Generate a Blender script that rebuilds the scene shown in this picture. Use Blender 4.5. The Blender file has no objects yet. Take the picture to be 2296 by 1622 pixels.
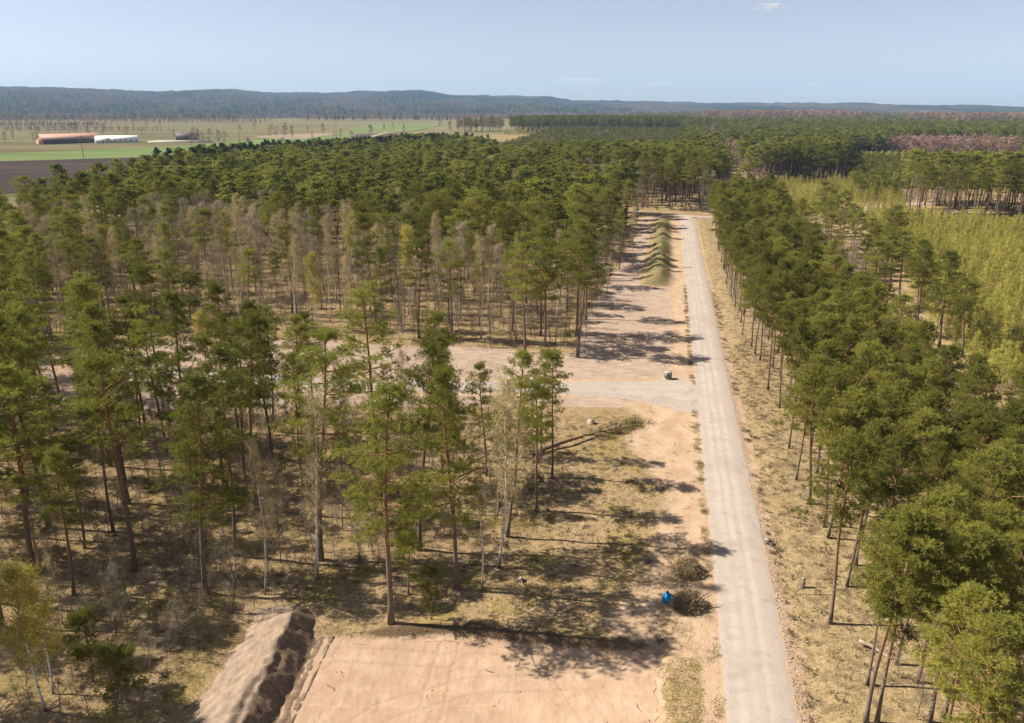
import bpy, math, random
import numpy as np
from mathutils import Vector, Matrix

# ------------------------------------------------------------------ camera, sky, sun, exposure
sc = bpy.context.scene
col = sc.collection
CAM_H, F = 40.0, 1750.0                     # metres above ground; focal length in 2296-px units
PITCH = math.atan((811 - 249) / F)
SP, CP = math.sin(PITCH), math.cos(PITCH)
cd = bpy.data.cameras.new('camera')
cam = bpy.data.objects.new('camera', cd); col.objects.link(cam)
cd.sensor_width = 36.0; cd.lens = F / 2296 * 36
cd.clip_start = 0.5; cd.clip_end = 60000
cam.location = (0, 0, CAM_H); cam.rotation_euler = (math.pi / 2 - PITCH, 0, 0)
sc.camera = cam

SUN_EL = math.radians(44.5)
SUN_DIR = Vector((-math.cos(SUN_EL) * .992, math.cos(SUN_EL) * .125, math.sin(SUN_EL)))   # towards the sun
world = bpy.data.worlds.new('World'); sc.world = world; world.use_nodes = True
wn = world.node_tree
bg = wn.nodes['Background']
sky = wn.nodes.new('ShaderNodeTexSky'); sky.sky_type = 'NISHITA'
sky.sun_disc = False; sky.sun_elevation = SUN_EL; sky.sun_rotation = math.atan2(SUN_DIR.x, SUN_DIR.y)
sky.altitude = 50; sky.air_density = 0.62; sky.dust_density = 0.5; sky.ozone_density = 4.0
hsv = wn.nodes.new('ShaderNodeHueSaturation'); hsv.inputs['Saturation'].default_value = .48; hsv.inputs['Hue'].default_value = .503
wn.links.new(sky.outputs[0], hsv.inputs['Color']); wn.links.new(hsv.outputs[0], bg.inputs[0]); bg.inputs[1].default_value = 0.068
sl = bpy.data.lights.new('sun', 'SUN'); sl.energy = 5.0; sl.angle = math.radians(.53); sl.color = (1, .93, .82)
so = bpy.data.objects.new('sun', sl); col.objects.link(so)
so.rotation_euler = SUN_DIR.to_track_quat('Z', 'Y').to_euler(); so.location = (-200, 60, 200)
sc.view_settings.view_transform = 'Standard'; sc.view_settings.look = 'None'
sc.view_settings.exposure = 1.0; sc.view_settings.gamma = 1; sc.view_settings.use_curve_mapping = False
sc.render.engine = 'CYCLES'
sc.cycles.max_bounces = 5; sc.cycles.diffuse_bounces = 2; sc.cycles.glossy_bounces = 1
sc.cycles.transmission_bounces = 2; sc.cycles.transparent_max_bounces = 6; sc.cycles.volume_bounces = 0
sc.cycles.use_denoising = True
sc.cycles.pixel_filter_type = 'BLACKMAN_HARRIS'

# ------------------------------------------------------------------ helpers
RNG = np.random.default_rng(7)
_tab = np.random.default_rng(99).random((256, 256))

def ss(a, b, x):
    t = np.clip((np.asarray(x, float) - a) / (b - a), 0, 1)
    return t * t * (3 - 2 * t)

def vnoise(x, y, s=0):
    x = np.asarray(x, float) + 37.3 * s; y = np.asarray(y, float) + 91.7 * s
    xi = np.floor(x).astype(int); yi = np.floor(y).astype(int)
    fx = x - xi; fy = y - yi
    fx = fx * fx * (3 - 2 * fx); fy = fy * fy * (3 - 2 * fy)
    a = _tab[xi & 255, yi & 255]; b = _tab[(xi + 1) & 255, yi & 255]
    c = _tab[xi & 255, (yi + 1) & 255]; d = _tab[(xi + 1) & 255, (yi + 1) & 255]
    return (a * (1 - fx) + b * fx) * (1 - fy) + (c * (1 - fx) + d * fx) * fy

def fbm(x, y, s=0, o=3):
    v = 0; a = .5; f = 1.0
    for i in range(o):
        v = v + a * vnoise(np.asarray(x) * f, np.asarray(y) * f, s + i); a *= .5; f *= 2.03
    return v / (1 - .5 ** o)

def ground_at(px, py, z=0.0):
    """ground point seen in the direction of a sight line of the survey picture (2296 px wide)"""
    u = (px - 1148) / F; v = (py - 811) / F; t = (CAM_H - z) / (SP + v * CP)
    return (u * t, t * (CP - v * SP))

def gpoly(pts): return np.array([ground_at(*p) for p in pts])

def sdist(poly, x, y, closed=True):
    """signed distance (inside positive) to a polygon, or distance to a polyline"""
    x = np.asarray(x, float); y = np.asarray(y, float)
    P = np.asarray(poly, float); n = len(P)
    d = np.full(x.shape, 1e9); inside = np.zeros(x.shape, bool)
    for i in range(n if closed else n - 1):
        a = P[i]; b = P[(i + 1) % n]; e = b - a
        t = np.clip(((x - a[0]) * e[0] + (y - a[1]) * e[1]) / (e @ e + 1e-12), 0, 1)
        d = np.minimum(d, np.hypot(x - a[0] - t * e[0], y - a[1] - t * e[1]))
        if closed:
            cnd = (a[1] > y) != (b[1] > y)
            with np.errstate(divide='ignore', invalid='ignore'):
                xi = a[0] + (y - a[1]) * e[0] / (e[1] if e[1] else 1e-12)
            inside ^= cnd & (x < xi)
    return np.where(inside, d, -d) if closed else d

def build_mesh(name, V, Q, mats=(), mi=None, attrs=None, smooth=False, uv=None):
    me = bpy.data.meshes.new(name)
    V = np.asarray(V, np.float32); Q = np.asarray(Q, np.int32)
    me.vertices.add(len(V)); me.vertices.foreach_set('co', V.ravel())
    nq = len(Q)
    if nq:
        me.loops.add(nq * 4); me.loops.foreach_set('vertex_index', Q.ravel())
        me.polygons.add(nq)
        me.polygons.foreach_set('loop_start', np.arange(nq, dtype=np.int32) * 4)
        try: me.polygons.foreach_set('loop_total', np.full(nq, 4, np.int32))
        except Exception: pass
    for m in mats: me.materials.append(m)
    if mi is not None and nq: me.polygons.foreach_set('material_index', np.asarray(mi, np.int32))
    for k, a in (attrs or {}).items():
        at = me.attributes.new(k, 'FLOAT', 'POINT'); at.data.foreach_set('value', np.asarray(a, np.float32))
    if uv is not None:
        l = me.uv_layers.new(name='UVMap'); l.data.foreach_set('uv', np.asarray(uv, np.float32)[Q.ravel()].ravel())
    me.update(calc_edges=True)
    if smooth and nq: me.polygons.foreach_set('use_smooth', np.ones(nq, bool))
    me.validate()
    return me

class MB:
    """collects quads; build() makes one mesh"""
    def __init__(s): s.V = []; s.Q = []; s.M = []; s.A = []; s.n = 0
    def add(s, V, Q, a=0.0, m=0):
        V = np.asarray(V, float).reshape(-1, 3); Q = np.asarray(Q, int).reshape(-1, 4)
        s.V.append(V); s.Q.append(Q + s.n); s.M.append(np.full(len(Q), m))
        s.A.append(np.broadcast_to(np.asarray(a, float), (len(V),)).copy()); s.n += len(V)
        return s
    def tube(s, path, rad, sides=6, a=0.0, m=0, cap=True):
        P = np.asarray(path, float); n = len(P); rad = np.broadcast_to(np.asarray(rad, float), (n,))
        T = np.gradient(P, axis=0); T /= np.linalg.norm(T, axis=1)[:, None] + 1e-9
        ref = np.array([1., 0, 0]) if abs(T[0, 0]) < .8 else np.array([0, 1., 0])
        U = np.cross(T, ref); U /= np.linalg.norm(U, axis=1)[:, None] + 1e-9
        B = np.cross(T, U)
        ang = np.arange(sides) / sides * 2 * math.pi
        ring = (U[:, None, :] * np.cos(ang)[None, :, None] + B[:, None, :] * np.sin(ang)[None, :, None]) * rad[:, None, None] + P[:, None, :]
        V = ring.reshape(-1, 3)
        i = np.arange(n - 1)[:, None] * sides; j = np.arange(sides)[None, :]; k = (j + 1) % sides
        Q = np.stack([i + j, i + k, i + k + sides, i + j + sides], -1).reshape(-1, 4)
        aa = np.repeat(np.broadcast_to(np.asarray(a, float), (n,)), sides)
        if cap and sides >= 4:
            e = (n - 1) * sides
            caps = []
            for t in range(1, sides - 2, 2): caps.append([e, e + t, e + t + 1, e + t + 2]); caps.append([0, t + 2, t + 1, t])
            Q = np.vstack([Q, np.array(caps)])
        return s.add(V, Q, aa, m)
    def box(s, c, size, rz=0.0, a=0.0, m=0, taper=1.0):
        x, y, z = [q / 2 for q in size]
        V = np.array([[sx * x * (taper if sz > 0 else 1), sy * y * (taper if sz > 0 else 1), sz * z] for sz in (-1, 1) for sy in (-1, 1) for sx in (-1, 1)])
        co, si = math.cos(rz), math.sin(rz)
        V = V @ np.array([[co, si, 0], [-si, co, 0], [0, 0, 1]]) + np.asarray(c)
        return s.add(V, [[0, 2, 3, 1], [4, 5, 7, 6], [0, 1, 5, 4], [2, 6, 7, 3], [0, 4, 6, 2], [1, 3, 7, 5]], a, m)
    def kites(s, C, D, L, Wd, a=0.0, m=0, rng=RNG, mid=.5):
        C = np.asarray(C, float); N = len(C)
        D = D / (np.linalg.norm(D, axis=1)[:, None] + 1e-9)
        R = rng.normal(size=(N, 3)); S = np.cross(D, R); S /= np.linalg.norm(S, axis=1)[:, None] + 1e-9
        L = np.broadcast_to(L, (N,))[:, None]; Wd = np.broadcast_to(Wd, (N,))[:, None]
        V = np.stack([C, C + D * L * mid + S * Wd / 2, C + D * L, C + D * L * mid - S * Wd / 2], 1).reshape(-1, 3)
        Q = np.arange(N * 4).reshape(N, 4)
        aa = np.repeat(np.broadcast_to(np.asarray(a, float), (N,)), 4)
        return s.add(V, Q, aa, m)
    def build(s, name, mats, attr='tint', smooth=False):
        return build_mesh(name, np.vstack(s.V), np.vstack(s.Q), mats, np.concatenate(s.M), {attr: np.concatenate(s.A)}, smooth)

def link(name, data, parent=None, loc=(0, 0, 0), rot=(0, 0, 0), scale=(1, 1, 1)):
    o = bpy.data.objects.new(name, data); col.objects.link(o)
    o.location = loc; o.rotation_euler = rot; o.scale = scale
    if parent is not None: o.parent = parent
    return o

def tag(o, label=None, cat=None, group=None, kind=None):
    if label: o['label'] = label
    if cat: o['category'] = cat
    if group: o['group'] = group
    if kind: o['kind'] = kind
    return o

# ------------------------------------------------------------------ node helpers / materials
class NT:
    def __init__(s, name):
        s.mat = bpy.data.materials.new(name); s.mat.use_nodes = True
        s.t = s.mat.node_tree; s.t.nodes.clear()
        s.out = s.t.nodes.new('ShaderNodeOutputMaterial')
    def n(s, typ, ins=None, **props):
        nd = s.t.nodes.new(typ)
        for k, v in props.items(): setattr(nd, k, v)
        for k, v in (ins or {}).items():
            sock = nd.inputs[k]
            if hasattr(v, 'is_output') or isinstance(v, bpy.types.NodeSocket): s.t.links.new(v, sock)
            else: sock.default_value = v
        return nd
    def noise(s, scale, vec=None, detail=3, rough=.55, w=0.0, dist=0.0):
        nd = s.n('ShaderNodeTexNoise', {'Scale': scale, 'Detail': detail, 'Roughness': rough, 'Distortion': dist})
        if vec is not None: s.t.links.new(vec, nd.inputs['Vector'])
        return nd.outputs['Fac']
    def ramp(s, fac, a, b):
        nd = s.n('ShaderNodeMapRange', {0: fac, 1: a, 2: b}, interpolation_type='SMOOTHSTEP'); return nd.outputs[0]
    def math(s, op, a, b=0.0):
        nd = s.n('ShaderNodeMath', operation=op)
        for i, v in enumerate((a, b)):
            if isinstance(v, bpy.types.NodeSocket): s.t.links.new(v, nd.inputs[i])
            else: nd.inputs[i].default_value = v
        return nd.outputs[0]
    def mix(s, fac, a, b):
        nd = s.n('ShaderNodeMix', data_type='RGBA')
        for i, v in ((0, fac), (6, a), (7, b)):
            if isinstance(v, bpy.types.NodeSocket): s.t.links.new(v, nd.inputs[i])
            else: nd.inputs[i].default_value = v if i == 0 else (*v, 1)[:4]
        return nd.outputs[2]
    def attr(s, name): return s.n('ShaderNodeAttribute', attribute_name=name).outputs['Fac']
    def pos(s): return s.n('ShaderNodeNewGeometry').outputs['Position']
    def objco(s): return s.n('ShaderNodeTexCoord').outputs['Object']
    def rnd(s): return s.n('ShaderNodeObjectInfo').outputs['Random']
    def scaled(s, vec, sc_, rot=(0, 0, 0)):
        nd = s.n('ShaderNodeMapping', {'Vector': vec, 'Scale': sc_, 'Rotation': rot}); return nd.outputs[0]
    def bump(s, h, strength=.5, dist=.1):
        return s.n('ShaderNodeBump', {'Height': h, 'Strength': strength, 'Distance': dist}).outputs[0]
    def diffuse(s, color, normal=None, rough=.5):
        nd = s.n('ShaderNodeBsdfDiffuse', {'Roughness': rough})
        if isinstance(color, bpy.types.NodeSocket): s.t.links.new(color, nd.inputs[0])
        else: nd.inputs[0].default_value = (*color, 1)[:4]
        if normal is not None: s.t.links.new(normal, nd.inputs['Normal'])
        return nd.outputs[0]
    def val(s, c, v, sat=1.0): return s.n('ShaderNodeHueSaturation', {'Value': v, 'Saturation': sat, 'Color': c}).outputs[0]
    def done(s, shader): s.t.links.new(shader, s.out.inputs['Surface']); return s.mat

def m_foliage(name, ca, cb, cc, trans=.28):
    """leaf or needle material: colour differs from tree to tree and from spray to spray"""
    t = NT(name)
    r = t.rnd(); ti = t.attr('tint')
    c1 = t.mix(r, ca, cb)
    c2 = t.mix(t.math('MULTIPLY', ti, .8), c1, cc)
    v = t.math('ADD', t.math('MULTIPLY', r, .55), .72)
    hs = t.n('ShaderNodeHueSaturation', {'Value': v, 'Color': c2}).outputs[0]
    d = t.diffuse(hs)
    tr = t.n('ShaderNodeBsdfTranslucent', {'Color': hs}).outputs[0]
    return t.done(t.n('ShaderNodeMixShader', {0: trans, 1: d, 2: tr}).outputs[0])

def m_plain(name, c, rough=.6, spec=.3, var=.15, scale=3.0):
    t = NT(name)
    n = t.noise(scale, t.objco(), 4)
    c2 = tuple(min(1, x * (1 + var)) for x in c); c1 = tuple(x * (1 - var) for x in c)
    b = t.n('ShaderNodeBsdfPrincipled', {'Base Color': t.mix(n, c1, c2), 'Roughness': rough, 'Specular IOR Level': spec})
    return t.done(b.outputs[0])

NEEDLE = m_foliage('pine_needles', (.140, .163, .031), (.205, .215, .042), (.315, .30, .06), .4)
NEEDLE_Y = m_foliage('young_pine_needles', (.145, .160, .033), (.212, .208, .044), (.32, .29, .06), .4)
NEEDLE_D = m_foliage('dark_spruce_needles', (.030, .052, .022), (.042, .062, .026), (.06, .08, .03))
NEEDLE_F = m_foliage('far_pine_needles', (.122, .142, .034), (.176, .184, .044), (.25, .24, .06), .38)
LARCH = m_foliage('larch_needles', (.34, .345, .062), (.42, .395, .08), (.48, .42, .12), .38)
TWIG = m_foliage('birch_twigs', (.38, .31, .19), (.46, .37, .22), (.52, .43, .25), .15)
TWIG_P = m_foliage('bare_twigs', (.31, .25, .18), (.38, .305, .22), (.44, .36, .26), .15)
BUD = m_foliage('birch_buds', (.30, .25, .075), (.36, .28, .08), (.42, .34, .08), .35)
LEAF = m_foliage('birch_leaves', (.36, .33, .045), (.42, .36, .05), (.5, .42, .06), .4)
FARBROWN = m_foliage('far_bare_twigs', (.29, .19, .145), (.34, .225, .165), (.38, .26, .19), .1)

def m_bark():
    t = NT('pine_bark')
    h = t.attr('tint'); p = t.objco()
    n = t.noise(5.0, t.scaled(p, (1, 1, .35)), 4)
    lo = t.mix(n, (.095, .07, .054), (.25, .19, .145))
    hi = t.mix(n, (.20, .105, .052), (.33, .185, .098))
    f = t.ramp(t.math('ADD', h, t.math('MULTIPLY', t.math('SUBTRACT', n, .5), .25)), .22, .5)
    return t.done(t.diffuse(t.mix(f, lo, hi), t.bump(n, .6, .04)))
def m_birchbark():
    t = NT('birch_bark')
    h = t.attr('tint'); p = t.objco()
    n = t.noise(4.0, t.scaled(p, (.6, .6, 2.2)), 3)
    w = t.mix(t.noise(1.2, p), (.58, .54, .48), (.76, .72, .64))
    c = t.mix(t.ramp(n, .56, .66), w, (.07, .055, .045))
    f = t.ramp(h, .0, .12)
    return t.done(t.diffuse(t.mix(f, (.10, .08, .065), c)))
BARK = m_bark(); BIRCHBARK = m_birchbark()
BRANCH = m_plain('branch_bark', (.17, .115, .075), .9, .1, .35)
DEADWOOD = m_plain('dead_wood', (.34, .27, .2), .9, .1, .3)
GREYBARK = m_plain('grey_bark', (.15, .12, .095), .9, .1, .35)

# ------------------------------------------------------------------ layout of the place (world metres)
ROAD_L = gpoly([(1627, 1622), (1611, 1406), (1597, 1232), (1580, 1058), (1558, 879), (1551, 782), (1539, 662), (1530, 571), (1526, 511)])
ROAD_R = gpoly([(1787, 1622), (1747, 1406), (1708, 1232), (1670, 1058), (1637, 879), (1614, 782), (1592, 662), (1572, 571), (1561, 511)])
ROAD_C = (ROAD_L + ROAD_R) / 2
ROAD_C = np.vstack([ROAD_C[0] - (ROAD_C[1] - ROAD_C[0]) * 5, ROAD_C, [(68.5, 312)]])
SIDE_C = np.array([(29.7, 113.0), (25, 112.5), (18.7, 112.0), (8, 111.6), (-5, 112.0), (-18.3, 112.6), (-35, 114.5), (-54, 119), (-72, 123)])
CROSS_C = np.array([(20, 349), (40, 336), (54, 328), (66, 318), (72, 313.5), (79, 311), (92, 309), (120, 312)])
PLOT = np.array([(-17.6, 53.2), (-14.9, 53.3), (-10.4, 53.0), (-5.4, 53.6), (1.8, 52.0), (7, 51.3), (12.0, 51.2), (11.1, 47.4), (10.6, 43.4), (10.2, 36), (-19.5, 36)])
CLEAR = np.array([(30, 107), (29.5, 126), (36, 150), (44, 190), (58, 262), (66, 305), (57, 318), (50, 307), (39.5, 252), (30.5, 213), (21.5, 179), (15.5, 151), (11.6, 128.5),
                  (2, 130.5), (-10.8, 134), (-20, 133.5), (-38, 138), (-52, 136), (-66, 136), (-76, 134), (-78, 120), (-62, 104), (-44, 100), (-30, 104), (-12, 105), (4, 105), (16, 104), (23, 100)])
EAST_SAND = np.array([(28.5, 108), (17, 104.5), (17.5, 99), (15.5, 94), (16.5, 85), (17.5, 76), (14.5, 66), (13, 60), (8.5, 55), (9, 51), (11, 51), (12.5, 50.5), (15.5, 52), (18.2, 64), (21.8, 82), (25.5, 100)])
BERM_C = np.array([(35.2, 186), (39, 205), (44.5, 232), (50.5, 262), (55.5, 290), (58.5, 304)])

def road_d(x, y): return sdist(ROAD_C, x, y, False)

def gz(x, y):
    x = np.asarray(x, float); y = np.asarray(y, float)
    r = np.hypot(x, y)
    rd = np.minimum(np.minimum(road_d(x, y), sdist(SIDE_C, x, y, False)), sdist(CROSS_C, x, y, False))
    near = 1 - ss(300, 500, r)
    flat = ss(2.6, 7.0, rd)
    z = ((fbm(x / 9, y / 9, 1) - .5) * .7 + (fbm(x / 1.7, y / 1.7, 5) - .5) * .22) * near * flat
    z += (fbm(x / 55, y / 55, 3) - .5) * 1.2 * near * ss(4, 30, rd) * ss(60, 140, r)
    pd = sdist(PLOT, x, y) + (fbm(x / 1.3, y / 1.3, 8) - .5) * 1.1
    pin = ss(-.35, .35, pd)
    z = z * (1 - pin * .8) - .42 * pin + .22 * np.exp(-((pd + .9) / .8) ** 2) * ss(-12, -8, x) * (1 - ss(8, 11, x))
    z -= .3 * np.exp(-((road_d(x, y) - 4.0) / 1.0) ** 2) * (x > np.interp(y, ROAD_C[:, 1], ROAD_C[:, 0])) * near
    bd = sdist(BERM_C, x, y, False)
    z += 1.7 * np.exp(-((bd + (fbm(x / 4, y / 4, 13) - .5) * 2.0) / 2.4) ** 2) * (.15 + 1.6 * fbm(x / 7, y / 7, 12)) * ss(184, 190, y)
    z += 10 * ss(900, 3200, r) + 8 * np.exp(-((x - 130) / 330) ** 2 - ((y - 1340) / 200) ** 2)
    return z
def gz1(x, y): return float(gz(np.array([x]), np.array([y]))[0])

# ------------------------------------------------------------------ ground
def axis(spans):
    """spans: list of (start, stop, step0, step1)"""
    out = []
    for a, b, s0, s1 in spans:
        v = a
        while v < b - 1e-6:
            out.append(v); f = (v - a) / (b - a); v += s0 * (s1 / s0) ** f
    out.append(spans[-1][1]); return np.array(out)

gx = axis([(-9500, -1200, 700, 120), (-1200, -220, 100, 8), (-220, -38, 6, .5), (-38, 42, .42, .42), (42, 220, .5, 6), (220, 1200, 8, 100), (1200, 9500, 120, 700)])
gy = axis([(-120, 30, 20, .6), (30, 62, .32, .32), (62, 130, .35, .6), (130, 330, .65, 1.6), (330, 900, 2, 30), (900, 9500, 40, 300)])
GX, GY = np.meshgrid(gx, gy)
X, Y = GX.ravel(), GY.ravel()
Zg = gz(X, Y)
nx, ny = len(gx), len(gy)
i = np.arange(ny - 1)[:, None] * nx; j = np.arange(nx - 1)[None, :]
Qg = np.stack([i + j, i + j + 1, i + j + 1 + nx, i + j + nx], -1).reshape(-1, 4)
rdist = road_d(X, Y)
xr = np.interp(Y, ROAD_C[:, 1], ROAD_C[:, 0])
a_sand = np.maximum(ss(-4.5, 2.2, sdist(EAST_SAND, X, Y)) * .9, ss(-.8, .8, sdist(PLOT, X, Y)))
a_sand = np.maximum(a_sand, (1 - ss(3.2, 9.5, rdist)) * (X < xr) * .9 * (Y > 98))
a_sand = np.maximum(a_sand, (1 - ss(2.9, 5.2, rdist)) * .85 * (Y > 36))
a_sand = np.maximum(a_sand, (1 - ss(2.2, 6.5, sdist(SIDE_C, X, Y, False))) * .8)
a_soil = ss(-3.0, 1.5, sdist(CLEAR, X, Y))
bd = sdist(BERM_C, X, Y, False)
a_soil = a_soil * ss(2.5, 6, bd)
a_verge = ss(-2, 2, X - xr) * (1 - ss(9, 16, rdist)) * (Y < 330)
a_verge = np.maximum(a_verge, .5 * (1 - ss(2, 6, bd)))
a_lawn = 1.3 * (1 - ss(1.5, 4.0, bd)) + .7 * (X < xr) * (1 - ss(2, 6.5, rdist)) * (Y < 76) + .45 * np.exp(-(((X - 12) / 7) ** 2 + ((Y - 86) / 9) ** 2))
pdg = sdist(PLOT, X, Y) + (fbm(X / 1.3, Y / 1.3, 8) - .5) * 1.1
a_dirt = np.exp(-((pdg + .45) / .55) ** 2) * ss(-13, -10, X) * (1 - ss(9.5, 12, X)) * (Y > 48)
a_far = ss(250, 420, np.hypot(X, Y)) * (1 - ss(-.06, .0, X / np.maximum(Y, 1)) * (Y < 1250))

def m_ground():
    t = NT('forest_floor')
    p = t.pos()
    big = t.noise(.22, p, 3); mid = t.noise(1.1, p, 4, .6); fine = t.noise(6.0, p, 4, .65); tiny = t.noise(22, p, 2, .6)
    litter = t.mix(t.ramp(fine, .35, .68), (.25, .17, .09), (.53, .375, .205))
    moss = t.mix(t.ramp(fine, .3, .7), (.19, .145, .045), (.39, .295, .105))
    c = t.mix(t.ramp(t.math('ADD', big, t.math('MULTIPLY', mid, .6)), .72, 1.0), litter, moss)
    c = t.mix(t.math('MULTIPLY', t.ramp(mid, .54, .68), .85), c, (.15, .10, .062))
    # dry verge grass and green flush
    dry = t.mix(t.ramp(fine, .3, .7), (.25, .18, .085), (.46, .34, .18))
    dry = t.mix(t.ramp(mid, .52, .66), dry, (.23, .175, .08))
    dry = t.mix(t.math('MULTIPLY', t.ramp(t.noise(.6, p, 4), .48, .64), .8), dry, (.19, .13, .08))
    vg = t.ramp(t.math('ADD', t.attr('verge'), t.math('MULTIPLY', t.math('SUBTRACT', mid, .5), .9)), .3, .6)
    c = t.mix(vg, c, dry)
    lw = t.ramp(t.math('ADD', t.attr('lawn'), t.math('MULTIPLY', t.math('SUBTRACT', fine, .55), 1.8)), .35, .75)
    c = t.mix(t.math('MULTIPLY', lw, .6), c, (.17, .165, .06))
    # graded soil
    st = t.noise(.9, t.scaled(p, (.35, 1.8, 1), (0, 0, -.2)), 5, .65)
    st2 = t.noise(2.2, t.scaled(p, (2.0, .25, 1), (0, 0, -.19)), 4, .6)
    soil = t.mix(t.ramp(st, .3, .7), (.36, .255, .185), (.53, .40, .30))
    soil = t.mix(t.math('MULTIPLY', t.ramp(st2, .55, .7), .4), soil, (.28, .195, .14))
    sl_ = t.ramp(t.math('ADD', t.attr('soil'), t.math('MULTIPLY', t.math('SUBTRACT', mid, .5), .9)), .35, .62)
    c = t.mix(sl_, c, soil)
    # sand
    sn = t.noise(.5, t.scaled(p, (1, .6, 1)), 5, .6)
    sand = t.mix(t.ramp(sn, .3, .7), (.46, .31, .19), (.56, .40, .265))
    sand = t.mix(t.math('MULTIPLY', t.ramp(fine, .58, .75), .35), sand, (.30, .19, .105))
    sm = t.ramp(t.math('ADD', t.attr('sand'), t.math('ADD', t.math('MULTIPLY', t.math('SUBTRACT', mid, .5), .9), t.math('MULTIPLY', t.math('SUBTRACT', fine, .5), .5))), .36, .66)
    c = t.mix(sm, c, sand)
    dt = t.ramp(t.math('ADD', t.attr('dirt'), t.math('MULTIPLY', t.math('SUBTRACT', fine, .5), .9)), .3, .6)
    c = t.mix(t.math('MULTIPLY', dt, .85), c, (.12, .08, .05))
    # open farmland further out
    fb = t.noise(.006, t.scaled(p, (.45, 1.6, 1)), 4, .6)
    fm = t.noise(.05, t.scaled(p, (.5, 2, 1)), 4, .6)
    mead = t.mix(t.ramp(fb, .4, .6), (.27, .215, .115), (.175, .165, .07))
    mead = t.mix(t.math('MULTIPLY', t.ramp(fm, .5, .7), .5), mead, (.30, .235, .13))
    c = t.mix(t.attr('far'), c, mead)
    h = t.math('ADD', fine, t.math('MULTIPLY', mid, 1.4))
    return t.done(t.diffuse(t.val(c, .86, .97), t.bump(h, .75, .16)))
GROUND = m_ground()
me = build_mesh('ground', np.stack([X, Y, Zg], 1), Qg, [GROUND], None, dict(sand=a_sand, soil=a_soil, verge=a_verge, dirt=a_dirt, lawn=np.clip(a_lawn, 0, 1.3), far=a_far), True)
tag(link('ground', me), kind='structure')

def m_sand():
    t = NT('plot_sand')
    p = t.pos()
    sn = t.noise(.45, p, 5, .6); fine = t.noise(7, p, 4, .65); mid = t.noise(1.5, t.scaled(p, (1.2, .5, 1), (0, 0, .3)), 5, .65)
    sand = t.mix(t.ramp(sn, .3, .7), (.48, .305, .18), (.575, .395, .25))
    sand = t.mix(t.math('MULTIPLY', t.ramp(mid, .48, .70), .6), sand, (.40, .25, .145))
    sand = t.mix(t.math('MULTIPLY', t.ramp(t.noise(.16, p, 3), .5, .66), .4), sand, (.40, .26, .16))
    sand = t.mix(t.math('MULTIPLY', t.ramp(fine, .64, .74), .6), sand, (.25, .155, .085))
    ln = t.noise(1.0, t.scaled(p, (1.6, .12, 1), (0, 0, .35)), 4, .7); l2 = t.noise(1.3, t.scaled(p, (.1, 1.7, 1), (0, 0, .12)), 4, .7)
    sand = t.mix(t.math('MULTIPLY', t.ramp(ln, .6, .72), .3), sand, (.38, .245, .145))
    sand = t.mix(t.math('MULTIPLY', t.ramp(l2, .58, .72), .35), sand, (.64, .455, .30))
    tread = t.noise(9.0, t.scaled(p, (1, 1, 1)), 2)
    sand = t.mix(t.math('MULTIPLY', t.math('MULTIPLY', t.attr('rut'), t.ramp(tread, .35, .6)), .55), sand, (.36, .235, .14))
    return t.done(t.diffuse(t.val(sand, .86, .9), t.bump(t.math('ADD', t.math('ADD', fine, ln), t.math('MULTIPLY', mid, 1.2)), .45, .09)))
SAND = m_sand()

def grid_sheet(name, fx, fy, fz, n, m, mats, attrs=None, uvs=True, keep=None):
    """parametric sheet; fx(u,v), fy(u,v) in metres, u along 0..1, v across 0..1"""
    u, v = np.meshgrid(np.linspace(0, 1, n), np.linspace(0, 1, m), indexing='ij')
    u, v = u.ravel(), v.ravel()
    x, y = fx(u, v), fy(u, v); z = fz(x, y, u, v)
    i = np.arange(n - 1)[:, None] * m; j = np.arange(m - 1)[None, :]
    Q = np.stack([i + j, i + m + j, i + m + j + 1, i + j + 1], -1).reshape(-1, 4)
    a = {k: f(x, y, u, v) for k, f in (attrs or {}).items()}
    # faces upward
    p = np.stack([x, y, z], 1); q0 = Q[len(Q) // 2]
    if np.cross(p[q0[1]] - p[q0[0]], p[q0[2]] - p[q0[0]])[2] < 0: Q = Q[:, ::-1]
    return build_mesh(name, p, Q, mats, None, a, True, np.stack([v, u], 1))

def spline(C, u):
    C = np.asarray(C, float); d = np.r_[0, np.cumsum(np.hypot(*np.diff(C, axis=0).T))]; s = u * d[-1]
    # smoothed sampling
    k = 4.0
    def P(q): return np.interp(q, d, C[:, 0]), np.interp(q, d, C[:, 1])
    xs = ys = 0
    for o in (-1.5, -.75, 0, .75, 1.5):
        a, b = P(np.clip(s + o * k, 0, d[-1])); xs = xs + a / 5; ys = ys + b / 5
    e = .5
    x1, y1 = P(np.clip(s + e * 6, 0, d[-1])); x0, y0 = P(np.clip(s - e * 6, 0, d[-1]))
    L = np.hypot(x1 - x0, y1 - y0) + 1e-9
    return xs, ys, (x1 - x0) / L, (y1 - y0) / L, d[-1]

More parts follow.
